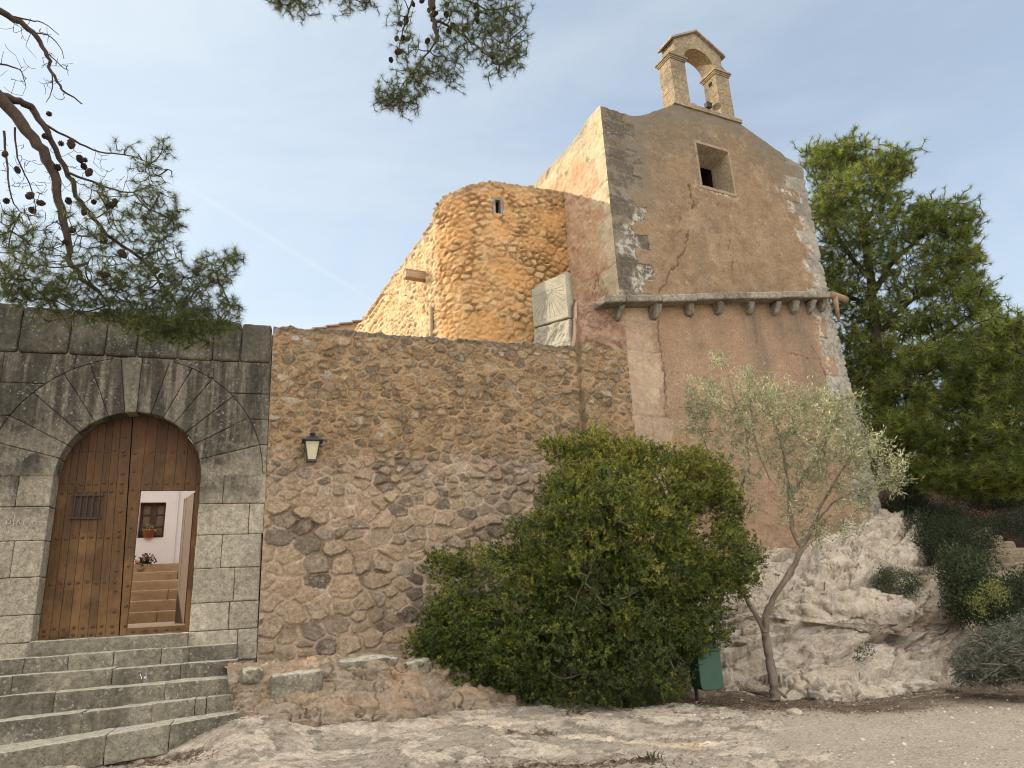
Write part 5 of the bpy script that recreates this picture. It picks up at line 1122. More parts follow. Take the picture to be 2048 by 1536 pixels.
# ---- litter bin
P0 = onz(1399, 1412, .03); P0[2] = gzs(P0[0], P0[1]); bn = thing('litter_bin', P0, 'green metal litter bin on a short post half hidden by the bush', 'litter bin')
m_grn = mat_simple('green_bin_paint', (.026, .070, .042), (.042, .092, .058), 5, .5, .4, .15, .004)
Dd = math.hypot(P0[0], P0[1]); c = ondepth(1411, 1340, Dd-.02); yaw = math.radians(14); bx = np.array([math.cos(yaw), math.sin(yaw), 0]); by = np.array([-math.sin(yaw), math.cos(yaw), 0])
q = PB(); w, h, d = .165, .235, .145
prof = [(-w, h), (-w, -h+.06), (-w+.02, -h+.015), (-w+.06, -h), (w-.06, -h), (w-.02, -h+.015), (w, -h+.06), (w, h)]
q.prism(prof, lambda a, n, b: c+a*bx+n*by+b*Z3, -d, d); bo = q.build('body', m_grn, bn, bevel=.012)
q = PB(); q.box(c+Z3*(h+.02), bx*(w+.015), by*(d+.015), Z3*.018); q.prism([(-w, .04), (w, .04), (w*.85, .12), (-w*.85, .12)], lambda a, n, b: c+a*bx+n*by+(h+b)*Z3, -d*.9, d*.9); q.build('lid', m_grn, bn, bevel=.01)
q = PB(); pp = np.array([P0[0], P0[1], 0]); 
q.tube([c-bx*.09+by*(d+.02)+Z3*(h+.03), np.append((c-bx*.09+by*(d+.02))[:2], P0[2]-.1)], .024, 8)
q.build('post', m_iron, bn)

# ---- buildings behind the courtyard
ob = thing('outbuilding', ondepth(665, 655, 27), 'orange rendered gable end with stepped verge tiles beyond the wall', 'building')
A, B = ondepth(590, 662, 26.0), ondepth(775, 629, 27.6); m_org = mat_simple('orange_render', (.30, .17, .095), (.42, .26, .155), 3)
dv = B-A; dh = np.array([dv[0], dv[1], 0]); Lh = np.linalg.norm(dh); dh /= Lh; nb2 = np.array([-dh[1], dh[0], 0])
q = PB(); f_ = lambda a, n, b: np.array([A[0], A[1], 0])+a*dh+n*nb2+b*Z3
q.prism([(-1, 0), (Lh, 0), (Lh, B[2]-.1), (-1, A[2]-.1-dv[2]/Lh)], f_, 0, 7); q.build('wall', m_org, ob)
q = PB(); n_ = 9
for i in range(n_):
    a0 = -1+(Lh+1)*i/n_; a1 = -1+(Lh+1)*(i+1)/n_; z0 = A[2]+dv[2]/Lh*a0-.07; q.prism([(a0, z0), (a1+.04, z0+.75*dv[2]/Lh*(a1-a0)), (a1+.04, z0+.75*dv[2]/Lh*(a1-a0)+.06), (a0, z0+.06)], f_, -.12, 7.1)
q.build('verge_tile', m_clay, ob)
# ================================================================== PLANTS
def clump(px_, py_, rx, ry, D, rd):
    c = ondepth(px_, py_, D); k = np.linalg.norm(ray(px_, py_)); sc = np.linalg.norm(c-EYE)/k
    h = c-EYE; h[2] = 0; h /= np.linalg.norm(h); r = np.array([h[1], -h[0], 0]); return c, r*rx*sc, Z3*ry*sc, h*rd
def sample(cl, n, gb, shell=0.):
    c, a, b, d = cl; v = gb.normal(size=(n, 3)); v /= np.linalg.norm(v, axis=1)[:, None]; R = gb.uniform(0, 1, n)**(1/3.); R = shell+(1-shell)*R; v = v*R[:, None]
    return c+v[:, :1]*a+v[:, 1:2]*b+v[:, 2:]*d
def leafmesh(name, P, A, L, Wd, tint, mat, parent, fold=.25, gb=None):
    """one four-cornered leaf per row: base P, unit axis A"""
    n = len(P); gb = gb or np.random.default_rng(1); s = np.cross(A, gb.normal(size=(n, 3))); s /= np.linalg.norm(s, axis=1)[:, None]+1e-9; nn = np.cross(A, s)
    L = np.asarray(L).reshape(-1, 1)*np.ones((n, 1)); w = np.asarray(Wd).reshape(-1, 1)*np.ones((n, 1))
    V = np.stack([P, P+A*L*.45+s*w*.5+nn*w*fold, P+A*L, P+A*L*.45-s*w*.5+nn*w*fold], 1).reshape(-1, 3); F = np.arange(4*n).reshape(-1, 4)
    return link(name, arrmesh(name, V, [F], {'tint': np.repeat(tint, 4)}, smooth=False), mat, parent)
def needles(name, P, A, L, w, per, tint, mat, parent, gb, spread=.8, kind=None):
    n = len(P)*per; B = np.repeat(P, per, 0); ax = np.repeat(A, per, 0); v = gb.normal(size=(n, 3)); v /= np.linalg.norm(v, axis=1)[:, None]
    d = ax*gb.uniform(.15, 1., (n, 1))+v*spread; d /= np.linalg.norm(d, axis=1)[:, None]; l = L*gb.uniform(.65, 1.15, (n, 1)); B = B-ax*gb.uniform(0, .55*L, (n, 1))
    s = np.cross(d, gb.normal(size=(n, 3))); s /= np.linalg.norm(s, axis=1)[:, None]+1e-9; bend = v*.12*l
    V = np.stack([B-s*w*.5, B+s*w*.5, B+d*l+bend-Z3*.06*l], 1).reshape(-1, 3); F = np.arange(3*n).reshape(-1, 3)
    return link(name, arrmesh(name, V, [F], {'tint': np.repeat(np.repeat(tint, per), 3)}, smooth=False), mat, parent)
def grow(q, nodes, targets, r0, gb, bendz=.12, seg=5, minr=.003, sides=4):
    """connect targets to the nearest existing node, nearest first; returns end directions"""
    N = [np.asarray(p, float) for p in nodes]; NA = np.array(N); dirs = np.zeros((len(targets), 3)); T = np.asarray(targets)
    d0 = np.array([np.min(np.linalg.norm(NA-t, axis=1)) for t in T]); order = np.argsort(d0)
    buf = np.zeros((len(NA)+len(T)*2+8, 3)); buf[:len(NA)] = NA; cnt = len(NA)
    for i in order:
        t = T[i]; dd = np.linalg.norm(buf[:cnt]-t, axis=1); j = int(np.argmin(dd)); a = buf[j].copy(); L = dd[j]
        if L < .012: dirs[i] = [0, 0, 1]; continue
        u = np.linspace(0, 1, seg)[:, None]; off = gb.normal(size=3)*.12*L; off[2] -= bendz*L
        P = a+(t-a)*u+off*(u*(1-u))*4*.6; rr = np.linspace(min(max(r0*L, minr*1.5), .03), minr, seg)
        q.tube(P, rr, sides, cap=False); e = P[-1]-P[-2]; dirs[i] = e/(np.linalg.norm(e)+1e-9)
        buf[cnt] = P[seg//2]; buf[cnt+1] = P[-1]; cnt += 2
    return dirs
def pxline(L): return np.array([ondepth(x, y, D) for x, y, D in L])
def fine(P, n): return catmull(P, n)
m_bark = mat_simple('pine_bark', (.032, .025, .020), (.085, .065, .05), 7, .95, .1, .9, .03, (1, 1, .35))
m_twig = mat_simple('grey_twig', (.075, .06, .047), (.15, .125, .10), 14, .95, .1, .4, .004)
m_olb = mat_simple('olive_bark', (.13, .10, .075), (.25, .205, .16), 9, .95, .1, .9, .02, (1, 1, .4))
m_needle = mat_leaf('aleppo_pine_needles', [(0, (.035, .048, .014)), (.5, (.065, .085, .022)), (1, (.14, .155, .035))], .25, .5)
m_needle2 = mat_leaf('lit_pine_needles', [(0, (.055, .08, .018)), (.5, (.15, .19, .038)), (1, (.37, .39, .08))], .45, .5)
m_mast = mat_leaf('mastic_leaves', [(0, (.026, .040, .008)), (.4, (.082, .110, .018)), (.75, (.185, .188, .027)), (1, (.33, .285, .045))], .22, .45, .35)
m_olv = mat_leaf('olive_leaves', [(0, (.13, .15, .08)), (.5, (.31, .32, .19)), (1, (.56, .54, .36))], .2, .5, .35)
m_dkl = mat_leaf('dark_shrub_leaves', [(0, (.014, .022, .010)), (.5, (.035, .05, .02)), (1, (.075, .095, .035))], .2, .5)
m_yel = mat_leaf('yellowish_shoots', [(0, (.05, .07, .02)), (.5, (.12, .14, .035)), (1, (.20, .20, .05))], .25)
m_gry = mat_leaf('cut_olive_leaves', [(0, (.06, .065, .045)), (.5, (.12, .125, .09)), (1, (.22, .22, .165))], .15, .6)
def blend(A, up, k): A = A+np.asarray(up)*k; return A/(np.linalg.norm(A, axis=1)[:, None]+1e-9)

# ---- mastic bush in front of the wall
gb = np.random.default_rng(101); bc = onz(1170, 1408, .08); bush = thing('mastic_bush', bc, 'large dense dark green bush with yellowish tips against the rubble wall', 'bush')
BC = [(1230, 1135, 150, 205, 10.2, .95, 1.0), (1205, 965, 88, 66, 10.5, .6, .25), (1150, 1020, 62, 80, 10.4, .5, .2), (1335, 975, 85, 72, 10.6, .55, .3), (1400, 960, 50, 50, 10.6, .4, .12), (1000, 1215, 125, 110, 10.3, .7, .5), (925, 1262, 58, 75, 10.3, .5, .2), (875, 1285, 40, 40, 10.3, .4, .08), (1378, 1190, 68, 118, 10.4, .55, .36), (1460, 1120, 45, 60, 10.4, .4, .15), (1200, 1315, 230, 92, 10.0, .75, .7), (1010, 1320, 110, 72, 10.1, .5, .3), (895, 1132, 30, 20, 10.4, .2, .03), (1445, 1010, 26, 40, 10.6, .25, .05), (1120, 900, 25, 22, 10.5, .2, .03), (1080, 1110, 60, 80, 10.3, .5, .2), (1290, 1090, 85, 95, 10.25, .5, .4), (1330, 1180, 80, 80, 10.2, .4, .25), (1190, 1150, 70, 80, 10.35, .5, .3), (880, 1330, 50, 40, 10.2, .35, .1), (1180, 895, 40, 18, 10.5, .25, .06), (1260, 905, 40, 18, 10.5, .25, .05)]
cents = []; core = []
for px_, py_, rx, ry, D, rd, wgt in BC:
    n = int(560*wgt)+12; cents.append(sample(clump(px_, py_, rx, ry, D, rd), n, gb, .72))
Cn = np.concatenate(cents); Cn = Cn+.06*gb.normal(size=Cn.shape); Cn = Cn[Cn[:, 2] > .12]; _v = Cn-EYE; _x = 1024+FPX*(_v @ _rt)/(_v @ _f); _y = 768-FPX*(_v @ _up)/(_v @ _f); Cn = Cn[~((_x > 1362) & (_y > 1285) & (_x+(_y-1285)*.5 > 1398))]
q = PB(); root = bc+np.array([0, .5, 0])
trs = []
for x, y, D in ((1150, 1000, 10.5), (1230, 950, 10.5), (1330, 990, 10.6), (1400, 1020, 10.6), (1430, 1150, 10.4), (1020, 1190, 10.4), (930, 1230, 10.4), (1200, 1120, 10.3), (1370, 1060, 10.6), (1320, 1080, 10.6)):
    e = ondepth(x, y, D); m = root+(e-root)*.5+np.array([0, 0, .15])+.12*gb.normal(size=3); P = fine([root, m, e], 12); q.tube(P, np.linspace(.045, .010, 12), 6, cap=False); trs += list(P[3:])
dr_ = grow(q, trs, Cn[::2], .05, gb, minr=.004); q.build('branches', m_twig, bush)
mid = Cn.mean(0); out_ = Cn-np.array([ondepth(1200, 1200, 10.4)]); out_ /= np.linalg.norm(out_, axis=1)[:, None]; out_ = blend(out_, (0, -.25, .55), 1.)
per = 11; spr = 15                                      # sprays per centre, leaflets per spray
C2_ = np.repeat(Cn, per, 0); O2 = np.repeat(out_, per, 0); C2_ = C2_+gb.normal(size=C2_.shape)*np.array([.070, .070, .058]); A2 = O2+.75*gb.normal(size=O2.shape); A2 /= np.linalg.norm(A2, axis=1)[:, None]
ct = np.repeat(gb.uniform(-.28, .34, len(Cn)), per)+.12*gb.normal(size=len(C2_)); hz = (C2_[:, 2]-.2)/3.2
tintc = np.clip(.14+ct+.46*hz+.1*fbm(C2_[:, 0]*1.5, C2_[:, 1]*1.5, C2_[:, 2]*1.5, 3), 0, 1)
P3 = np.repeat(C2_, spr, 0); A3 = np.repeat(A2, spr, 0); P3 = P3+A3*gb.uniform(0, .075, (len(P3), 1)); a3 = A3*.75+.8*gb.normal(size=A3.shape); a3 /= np.linalg.norm(a3, axis=1)[:, None]
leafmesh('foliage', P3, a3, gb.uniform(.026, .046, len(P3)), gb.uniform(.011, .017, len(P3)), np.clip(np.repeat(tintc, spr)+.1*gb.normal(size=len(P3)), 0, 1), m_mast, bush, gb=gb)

# ---- olive tree
gb = np.random.default_rng(202); ob_ = onz(1549, 1402, .0); ob_[2] = gzs(ob_[0], ob_[1]); olive = thing('olive_tree', ob_, 'slender forked olive tree with silvery leaves before the church', 'olive tree')
D0 = math.hypot(ob_[0], ob_[1]); od = lambda L: np.array([ondepth(x, y, D0+d) for x, y, d in L])
sk = []; q = PB()
def limb(L, r0, r1, n=16, sides=8):
    P = fine(od(L), n); P[1:-1] += .008*gb.normal(size=P[1:-1].shape); q.tube(P, np.linspace(r0, r1, n), sides, cap=False); sk.extend(P[n//3:]); return P
base = od([(1549, 1415, 0)])[0]
limb([(1553, 1412, 0), (1549, 1385, 0), (1541, 1330, 0), (1532, 1270, 0), (1530, 1258, 0)], .078, .052)
limb([(1534, 1290, 0), (1520, 1245, .0), (1496, 1205, .1), (1478, 1160, .15), (1468, 1110, .2), (1466, 1040, .2), (1478, 985, .25), (1500, 930, .25)], .040, .014, 20)
limb([(1531, 1275, 0), (1536, 1220, -.05), (1548, 1195, -.05), (1578, 1150, -.05), (1600, 1105, 0), (1606, 1085, 0)], .047, .034, 14)
limb([(1604, 1092, 0), (1584, 1060, 0), (1577, 1000, .05), (1574, 950, .05), (1562, 890, .1), (1540, 820, .1)], .034, .010)
limb([(1606, 1088, 0), (1628, 1050, 0), (1640, 1015, 0), (1672, 960, -.1), (1705, 905, -.15), (1725, 860, -.2)], .032, .009)
limb([(1578, 1000, .05), (1605, 955, 0), (1640, 900, -.05), (1668, 850, -.1), (1680, 800, -.1)], .018, .007)
limb([(1628, 1050, 0), (1662, 1010, -.2), (1700, 985, -.3), (1750, 970, -.35), (1785, 935, -.4)], .016, .005)
limb([(1468, 1080, .2), (1445, 1000, .3), (1420, 920, .3), (1395, 850, .35)], .015, .006)
limb([(1500, 930, .25), (1490, 860, .25), (1470, 800, .3), (1448, 730, .3), (1440, 700, .3)], .013, .004)
limb([(1562, 890, .1), (1590, 840, .05), (1600, 790, 0)], .010, .005); limb([(1540, 960, .1), (1510, 880, .15), (1500, 800, .2), (1500, 745, .2)], .012, .004)
OC = [(1400, 790, 50, 38, .32, .35, 40), (1385, 855, 28, 22, .3, .2, 10), (1440, 830, 50, 50, .3, .35, 34), (1500, 790, 55, 52, .2, .4, 48), (1560, 800, 55, 52, .1, .4, 46), (1600, 850, 55, 55, 0, .4, 44), (1530, 870, 60, 50, .15, .4, 36), (1650, 810, 45, 40, -.1, .35, 34), (1690, 830, 45, 48, -.15, .35, 40), (1720, 890, 45, 48, -.2, .35, 36), (1660, 900, 50, 50, -.1, .4, 30), (1590, 930, 60, 45, 0, .4, 26), (1480, 940, 45, 50, .25, .35, 22), (1630, 980, 70, 45, -.05, .4, 26), (1760, 960, 48, 40, -.35, .3, 22), (1790, 915, 22, 28, -.4, .2, 9), (1700, 990, 50, 35, -.25, .3, 18), (1560, 1010, 60, 40, .05, .4, 14), (1640, 1060, 50, 35, -.1, .3, 16), (1700, 1050, 25, 20, -.2, .2, 8), (1440, 722, 16, 22, .3, .12, 8), (1500, 745, 14, 18, .2, .12, 5), (1520, 1110, 14, 14, 0, .1, 4), (1450, 900, 26, 40, .3, .25, 9), (1620, 900, 80, 70, -.05, .4, 24)]
tg = np.concatenate([sample(clump(a, b, c, d, D0+e, f), int(n*1.25), gb)+.03*gb.normal(size=(int(n*1.25), 3)) for a, b, c, d, e, f, n in OC])
dr_ = grow(q, sk, tg, .022, gb, bendz=.05, minr=.0028); q.build('trunk', m_olb, olive, smooth=True)
ax = blend(dr_, (0, 0, .75), 1.); n = len(tg); per = 34
B = np.repeat(tg, per, 0); Ax = np.repeat(ax, per, 0); t_ = gb.uniform(-.26, .14, (n*per, 1)); B = B+Ax*t_+.018*gb.normal(size=B.shape); A = Ax*.8+.62*gb.normal(size=B.shape); A /= np.linalg.norm(A, axis=1)[:, None]
leafmesh('crown', B, A, gb.uniform(.042, .072, len(B)), gb.uniform(.010, .015, len(B)), np.clip(.42+np.repeat(.18*gb.normal(size=n), per)+.2*gb.normal(size=len(B)), 0, 1), m_olv, olive, gb=gb)

# ---- pines
def conemesh():
    pb = PB(); n = 9; prof = [(.004, -.045), (.018, -.038), (.028, -.018), (.031, .0), (.027, .020), (.017, .036), (.004, .044)]
    V = []; 
    for j, (r, h) in enumerate(prof):
        for k in range(18): t = 2*PI*(k+.5*(j % 2))/18; rr = r*(1.18 if (k+j) % 2 else .82); V.append((rr*math.cos(t), rr*math.sin(t), h+(.005 if (k+j) % 2 else -.004)))
    F = [(j*18+k, j*18+(k+1) % 18, (j+1)*18+(k+1) % 18, (j+1)*18+k) for j in range(6) for k in range(18)]+[tuple(range(18))[::-1], tuple(range(108, 126))]
    me = bpy.data.meshes.new('pine_cone'); me.from_pydata(V, [], F); me.update(); me.materials.append(mat_simple('brown_pine_cone', (.022, .014, .010), (.075, .048, .032), 60, .9, .15)); return me
CONE = conemesh()
def addcones(L, D, parent, gb, sc=1.0):
    for x, y in L:
        P = ondepth(x, y, D+gb.uniform(-.15, .15)); o = link('pine_cone', CONE, None, parent); o.location = Vector(P); o.rotation_euler = (gb.uniform(0, 3), gb.uniform(0, 3), 0); o.scale = [sc*gb.uniform(.85, 1.25)]*3
def pine(name_label, base, skel, clumps, mat, seed, L, w, per, minr, spread, bare=(), group='pines around the church', tmul=1., seg=5, upb=.5, tintb=.45, jit=.04):
    gb = np.random.default_rng(seed); t = thing('pine_tree', base, name_label, 'pine tree', group); q = PB(); nodes = []
    for P, r0, r1, n in skel:
        P = fine(P, n); P[1:-1] += min(.012, r0*.35)*gb.normal(size=P[1:-1].shape); q.tube(P, np.linspace(r0, r1, n), 8, cap=False); nodes += list(P[n//5:])
    cc = []
    for c in clumps:
        cl_ = clump(*c[:6]); ctr = [cl_[0]] + list(sample(cl_, max(1, int(c[6]/25)), gb, .3)); cc += ctr
    grow(q, nodes, cc, .02, gb, bendz=.10, seg=7, minr=minr*1.8, sides=5); nodes = nodes+cc
    tg = np.concatenate([sample(clump(*c[:6]), max(2, int(c[6]*tmul)), gb) for c in clumps]); tg = tg+gb.normal(size=tg.shape)*jit*gb.uniform(.2, 1.6, (len(tg), 1))
    dr_ = grow(q, nodes, tg, .015, gb, bendz=.12, seg=seg, minr=minr); 
    if bare:
        nd = np.concatenate([fine(s_[0], 60) for s_ in skel[1:]]); tw = np.concatenate([sample(clump(x, y, rx, ry, LD+.15, .3), n, gb) for x, y, rx, ry, n in bare]); grow(q, nd, tw, .012, gb, bendz=.2, seg=5, minr=.0020)
    q.build('trunk', m_bark, t, smooth=True)
    ax = blend(dr_, (0, 0, upb), 1.); tint = np.clip(tintb+.22*gb.normal(size=len(tg))+.2*fbm(tg[:, 0]*.9, tg[:, 1]*.9, tg[:, 2]*.9, 2), 0, 1)
    needles('crown', tg, ax, L, w, per, tint, mat, t, gb, spread); return t, gb
# overhanging bough at the left: the tree stands just outside the view
LD = 7.5; TP = np.array([-8.0, 5.4, 0])
p = lambda L: np.array([ondepth(x, y, LD+d) for x, y, d in L])
st0 = ondepth(-150, 60, LD); 
SK = [(np.array([TP-Z3*.3, TP+[.1, 0, 1.8], TP+[.35, .1, 3.6], TP+[.5, .2, 5.2], TP+[.5, .3, 7.2]]), .26, .15, 24),
 (np.concatenate([[TP+[.5, .2, 5.4]], p([(-160, 60, 0), (-70, 130, 0), (0, 195, 0), (58, 268, 0), (98, 330, 0), (118, 400, 0), (134, 480, 0), (150, 540, 0), (200, 585, 0)])]), .085, .018, 40),
 (p([(-10, 190, 0), (40, 205, .05), (78, 232, .1), (105, 285, .12), (140, 360, .15), (168, 415, .15), (225, 475, .15), (300, 535, .15), (362, 618, .15)]), .040, .010, 34),
 (p([(92, 250, .1), (150, 282, .2), (205, 305, .25), (262, 312, .3), (330, 340, .3)]), .013, .004, 18),
 (p([(135, 345, .1), (190, 365, .1), (250, 385, .1), (300, 372, .1)]), .014, .005, 14),
 (np.concatenate([[TP+[.5, .25, 6.4]], p([(-80, -30, .2), (-10, 14, .2), (40, 45, .2), (78, 80, .2), (97, 112, .2), (106, 150, .2), (128, 185, .2), (165, 208, .2)])]), .045, .005, 30),
 (p([(20, 32, .2), (58, 40, .25), (85, 45, .3), (118, 70, .3)]), .010, .0035, 10), (p([(62, 65, .2), (95, 70, .2), (120, 92, .2), (128, 118, .2)]), .008, .003, 10), (p([(98, 108, .2), (120, 130, .2), (138, 142, .2)]), .007, .003, 8), (p([(104, 148, .2), (104, 180, .2), (92, 205, .2)]), .007, .003, 8),
 (p([(-30, 120, .3), (10, 130, .3), (42, 142, .3), (52, 175, .3)]), .012, .003, 12), (p([(8, 262, .1), (14, 330, .1), (24, 400, .1), (42, 425, .1)]), .012, .004, 12), (p([(30, 255, .1), (34, 310, .1), (60, 370, .1), (72, 420, .1)]), .010, .004, 12)]
CL = [(60, 490, 55, 38, LD, .5, 40), (15, 460, 40, 50, LD, .5, 26), (60, 560, 75, 38, LD, .5, 90), (150, 470, 60, 50, LD, .5, 26), (215, 420, 55, 60, LD+.1, .5, 46), (300, 420, 55, 42, LD+.1, .4, 60), (300, 350, 48, 26, LD+.2, .3, 24), (325, 300, 26, 20, LD+.3, .2, 12), (345, 440, 24, 30, LD+.1, .3, 24), (320, 500, 45, 36, LD+.1, .4, 48), (250, 500, 60, 42, LD+.1, .5, 46), (180, 560, 75, 38, LD, .5, 84), (290, 575, 75, 36, LD, .5, 90), (430, 545, 45, 38, LD, .35, 60), (462, 520, 24, 22, LD, .2, 22), (460, 610, 26, 20, LD, .2, 20), (380, 600, 60, 28, LD, .4, 60), (300, 625, 85, 28, LD, .4, 86), (350, 655, 95, 28, LD-.1, .4, 120), (420, 640, 55, 26, LD-.1, .3, 60), (220, 625, 60, 20, LD, .3, 46), (110, 600, 60, 26, LD, .4, 50), (370, 555, 45, 30, LD, .3, 22), (250, 300, 30, 12, LD+.2, .2, 5), (20, 590, 30, 22, LD, .3, 22)]
lp, gb = pine('overhanging Aleppo pine at the left with dark cones and bare twigs', TP, SK, CL, m_needle, 303, .090, .0027, 36, .0032, .85, upb=.25, tmul=2.1, bare=((60, 330, 60, 60, 40), (120, 390, 55, 60, 40), (60, 85, 55, 50, 34), (112, 150, 38, 45, 34), (40, 400, 45, 60, 34), (165, 320, 60, 30, 34), (25, 165, 30, 25, 12), (230, 345, 60, 30, 24), (90, 470, 60, 40, 20)))
addcones([(98, 228), (94, 273), (122, 287), (142, 288), (10, 308), (84, 297), (160, 318), (168, 333), (170, 320), (35, 340), (115, 335), (106, 346), (60, 391), (82, 406), (13, 402), (65, 421), (137, 402), (188, 404), (222, 410), (230, 402), (144, 460), (170, 423), (208, 482), (245, 508), (302, 530), (312, 540), (322, 552), (210, 550), (132, 484), (178, 345)], LD, lp, gb, .92)
# bough hanging in from above: its tree stands behind the viewer
TD = 7.2; p = lambda L: np.array([ondepth(x, y, TD+d) for x, y, d in L]); TQ = np.array([2.6, -3.0, 0])
SK = [(np.array([TQ-Z3*.3, TQ+[-.1, .2, 3], TQ+[-.3, .6, 6], TQ+[-.5, 1.2, 8.2]]), .30, .18, 20),
 (np.concatenate([[TQ+[-.4, 1.0, 7.6], [1.0, 2.0, 9.4]], p([(830, -190, -.6), (850, -70, 0), (862, 0, 0), (868, 40, 0), (878, 75, 0)])]), .11, .022, 30),
 (p([(868, 40, 0), (905, 55, .1), (945, 85, .1), (985, 120, .1)]), .016, .006, 14), (p([(840, -60, 0), (825, 0, .0), (812, 40, 0), (800, 85, 0), (793, 120, 0)]), .014, .005, 14), (p([(876, 60, 0), (868, 90, 0), (835, 130, 0), (805, 170, 0), (790, 200, 0)]), .014, .004, 16), (p([(860, -20, 0), (920, -5, .1), (980, 20, .1), (1030, 10, .1)]), .016, .005, 14), (p([(850, -70, 0), (760, -50, .1), (690, -30, .1), (600, -25, .1), (545, -15, .1)]), .018, .005, 18)]
CL = [(955, 25, 70, 32, TD, .4, 80), (1015, 20, 45, 35, TD, .35, 44), (1000, 85, 42, 45, TD, .35, 60), (1035, 110, 20, 24, TD, .2, 16), (940, 85, 45, 40, TD, .35, 44), (1000, 130, 38, 18, TD, .25, 22), (885, 110, 38, 38, TD, .35, 40), (850, 150, 32, 28, TD, .3, 26), (900, 155, 30, 16, TD, .25, 16), (815, 110, 34, 35, TD, .3, 26), (785, 185, 36, 24, TD, .25, 36), (815, 205, 25, 20, TD, .2, 20), (770, 200, 20, 18, TD, .15, 14), (830, 165, 24, 26, TD, .2, 20), (590, 0, 52, 26, TD, .3, 46), (560, 5, 22, 14, TD, .2, 14), (700, -8, 38, 22, TD, .3, 30), (740, 0, 18, 14, TD, .2, 8), (800, 30, 30, 40, TD, .3, 14), (1045, 60, 14, 30, TD, .2, 10), (900, 30, 40, 40, TD, .3, 20)]
tp_, gb = pine('Aleppo pine bough with cones hanging down from above the view', TQ, SK, CL, m_needle, 404, .084, .0027, 34, .003, .9, upb=-.1, tmul=2.7)
addcones([(826, 8), (812, 40), (800, 47), (793, 77), (806, 76), (815, 77), (797, 103), (782, 120), (893, 9), (893, 29), (906, 50), (955, 28), (954, 41), (858, 21), (855, 82), (875, 77), (930, 58), (985, 111), (898, 62), (844, 2), (951, 12)], TD, tp_, gb, .92)
# the big pine behind the church
BD = 18.5; p = lambda L: np.array([ondepth(x, y, BD+d) for x, y, d in L])
base = ondepth(1842, 1075, BD); base[2] = min(base[2], gzs(base[0], base[1]))
SK = [(np.concatenate([[base-Z3*.4], p([(1836, 1040, 0), (1822, 960, 0), (1790, 850, 0), (1762, 760, 0), (1750, 660, 0), (1742, 560, 0), (1725, 450, 0), (1705, 370, 0)])]), .26, .05, 40)]
for L in ([(1752, 680, 0), (1800, 620, .2), (1870, 570, .4), (1925, 520, .5)], [(1762, 760, 0), (1830, 700, -.2), (1900, 660, -.2), (1960, 620, -.2)], [(1745, 590, 0), (1790, 520, .2), (1850, 470, .3), (1905, 430, .3)], [(1740, 560, 0), (1680, 480, -.2), (1640, 380, -.3)], [(1725, 450, 0), (1770, 390, 0), (1790, 340, 0)], [(1790, 850, 0), (1880, 800, -.5), (1960, 760, -.6)], [(1800, 880, 0), (1880, 900, -.8), (1980, 900, -.9)], [(1770, 790, 0), (1720, 760, .3), (1680, 720, .5)], [(1810, 930, 0), (1760, 900, -.4), (1720, 860, -.6)], [(1822, 960, 0), (1900, 965, -1.), (1990, 985, -1.2)], [(1745, 610, 0), (1690, 590, .3), (1650, 560, .4)]): SK.append((p(L), .075, .016, 16))
CL = [(1660, 330, 42, 42, BD, .8, 100), (1625, 310, 18, 28, BD, .4, 26), (1700, 310, 40, 34, BD, .8, 80), (1770, 335, 42, 42, BD, .8, 90), (1800, 320, 20, 26, BD, .4, 26), (1690, 390, 62, 45, BD-.3, .9, 130), (1780, 400, 40, 45, BD, .8, 60), (1650, 430, 35, 50, BD, .8, 70), (1720, 460, 62, 42, BD-.3, .9, 100), (1800, 470, 45, 35, BD, .8, 50), (1660, 520, 45, 45, BD, .9, 70), (1760, 530, 50, 34, BD, .9, 60), (1860, 445, 40, 42, BD+.3, .7, 70), (1850, 420, 22, 28, BD+.3, .4, 26), (1915, 440, 38, 50, BD+.3, .7, 90), (1935, 510, 26, 50, BD+.3, .6, 60), (1870, 520, 50, 36, BD+.3, .8, 80), (1900, 570, 55, 30, BD+.4, .8, 80), (1820, 575, 50, 26, BD, .8, 50), (1700, 600, 55, 34, BD, .9, 70), (1680, 560, 40, 30, BD, .8, 40), (1770, 625, 46, 26, BD, .9, 46), (1860, 640, 62, 24, BD-.2, .8, 80), (1950, 600, 40, 44, BD-.2, .7, 70), (1985, 660, 30, 26, BD-.2, .5, 34), (1940, 680, 48, 24, BD-.2, .7, 56), (1700, 680, 42, 40, BD+.3, .9, 60), (1760, 705, 60, 30, BD, .9, 70), (1850, 720, 70, 30, BD-.4, 1., 110), (1950, 740, 60, 34, BD-.5, 1., 100), (1720, 750, 50, 40, BD, 1., 90), (1800, 780, 70, 34, BD-.3, 1., 120), (1900, 800, 80, 36, BD-.5, 1., 140), (1990, 790, 50, 36, BD-.5, .9, 80), (1730, 830, 46, 50, BD-.3, 1., 100), (1800, 860, 75, 40, BD-.6, 1., 140), (1890, 880, 80, 40, BD-.8, 1., 150), (1985, 870, 60, 40, BD-.9, 1., 110), (1750, 910, 50, 40, BD-.3, 1., 90), (1830, 940, 70, 28, BD-.8, 1., 100), (1920, 955, 75, 30, BD-1., 1., 120), (2000, 950, 55, 34, BD-1., 1., 90), (1740, 650, 40, 60, BD+.6, .8, 40), (1990, 610, 12, 14, BD, .3, 8)]
pine('tall bushy Aleppo pine rising behind the right corner of the church', base, SK, CL, m_needle2, 505, .150, .008, 27, .008, .75, tmul=4.4, seg=4, upb=.9, jit=.11)
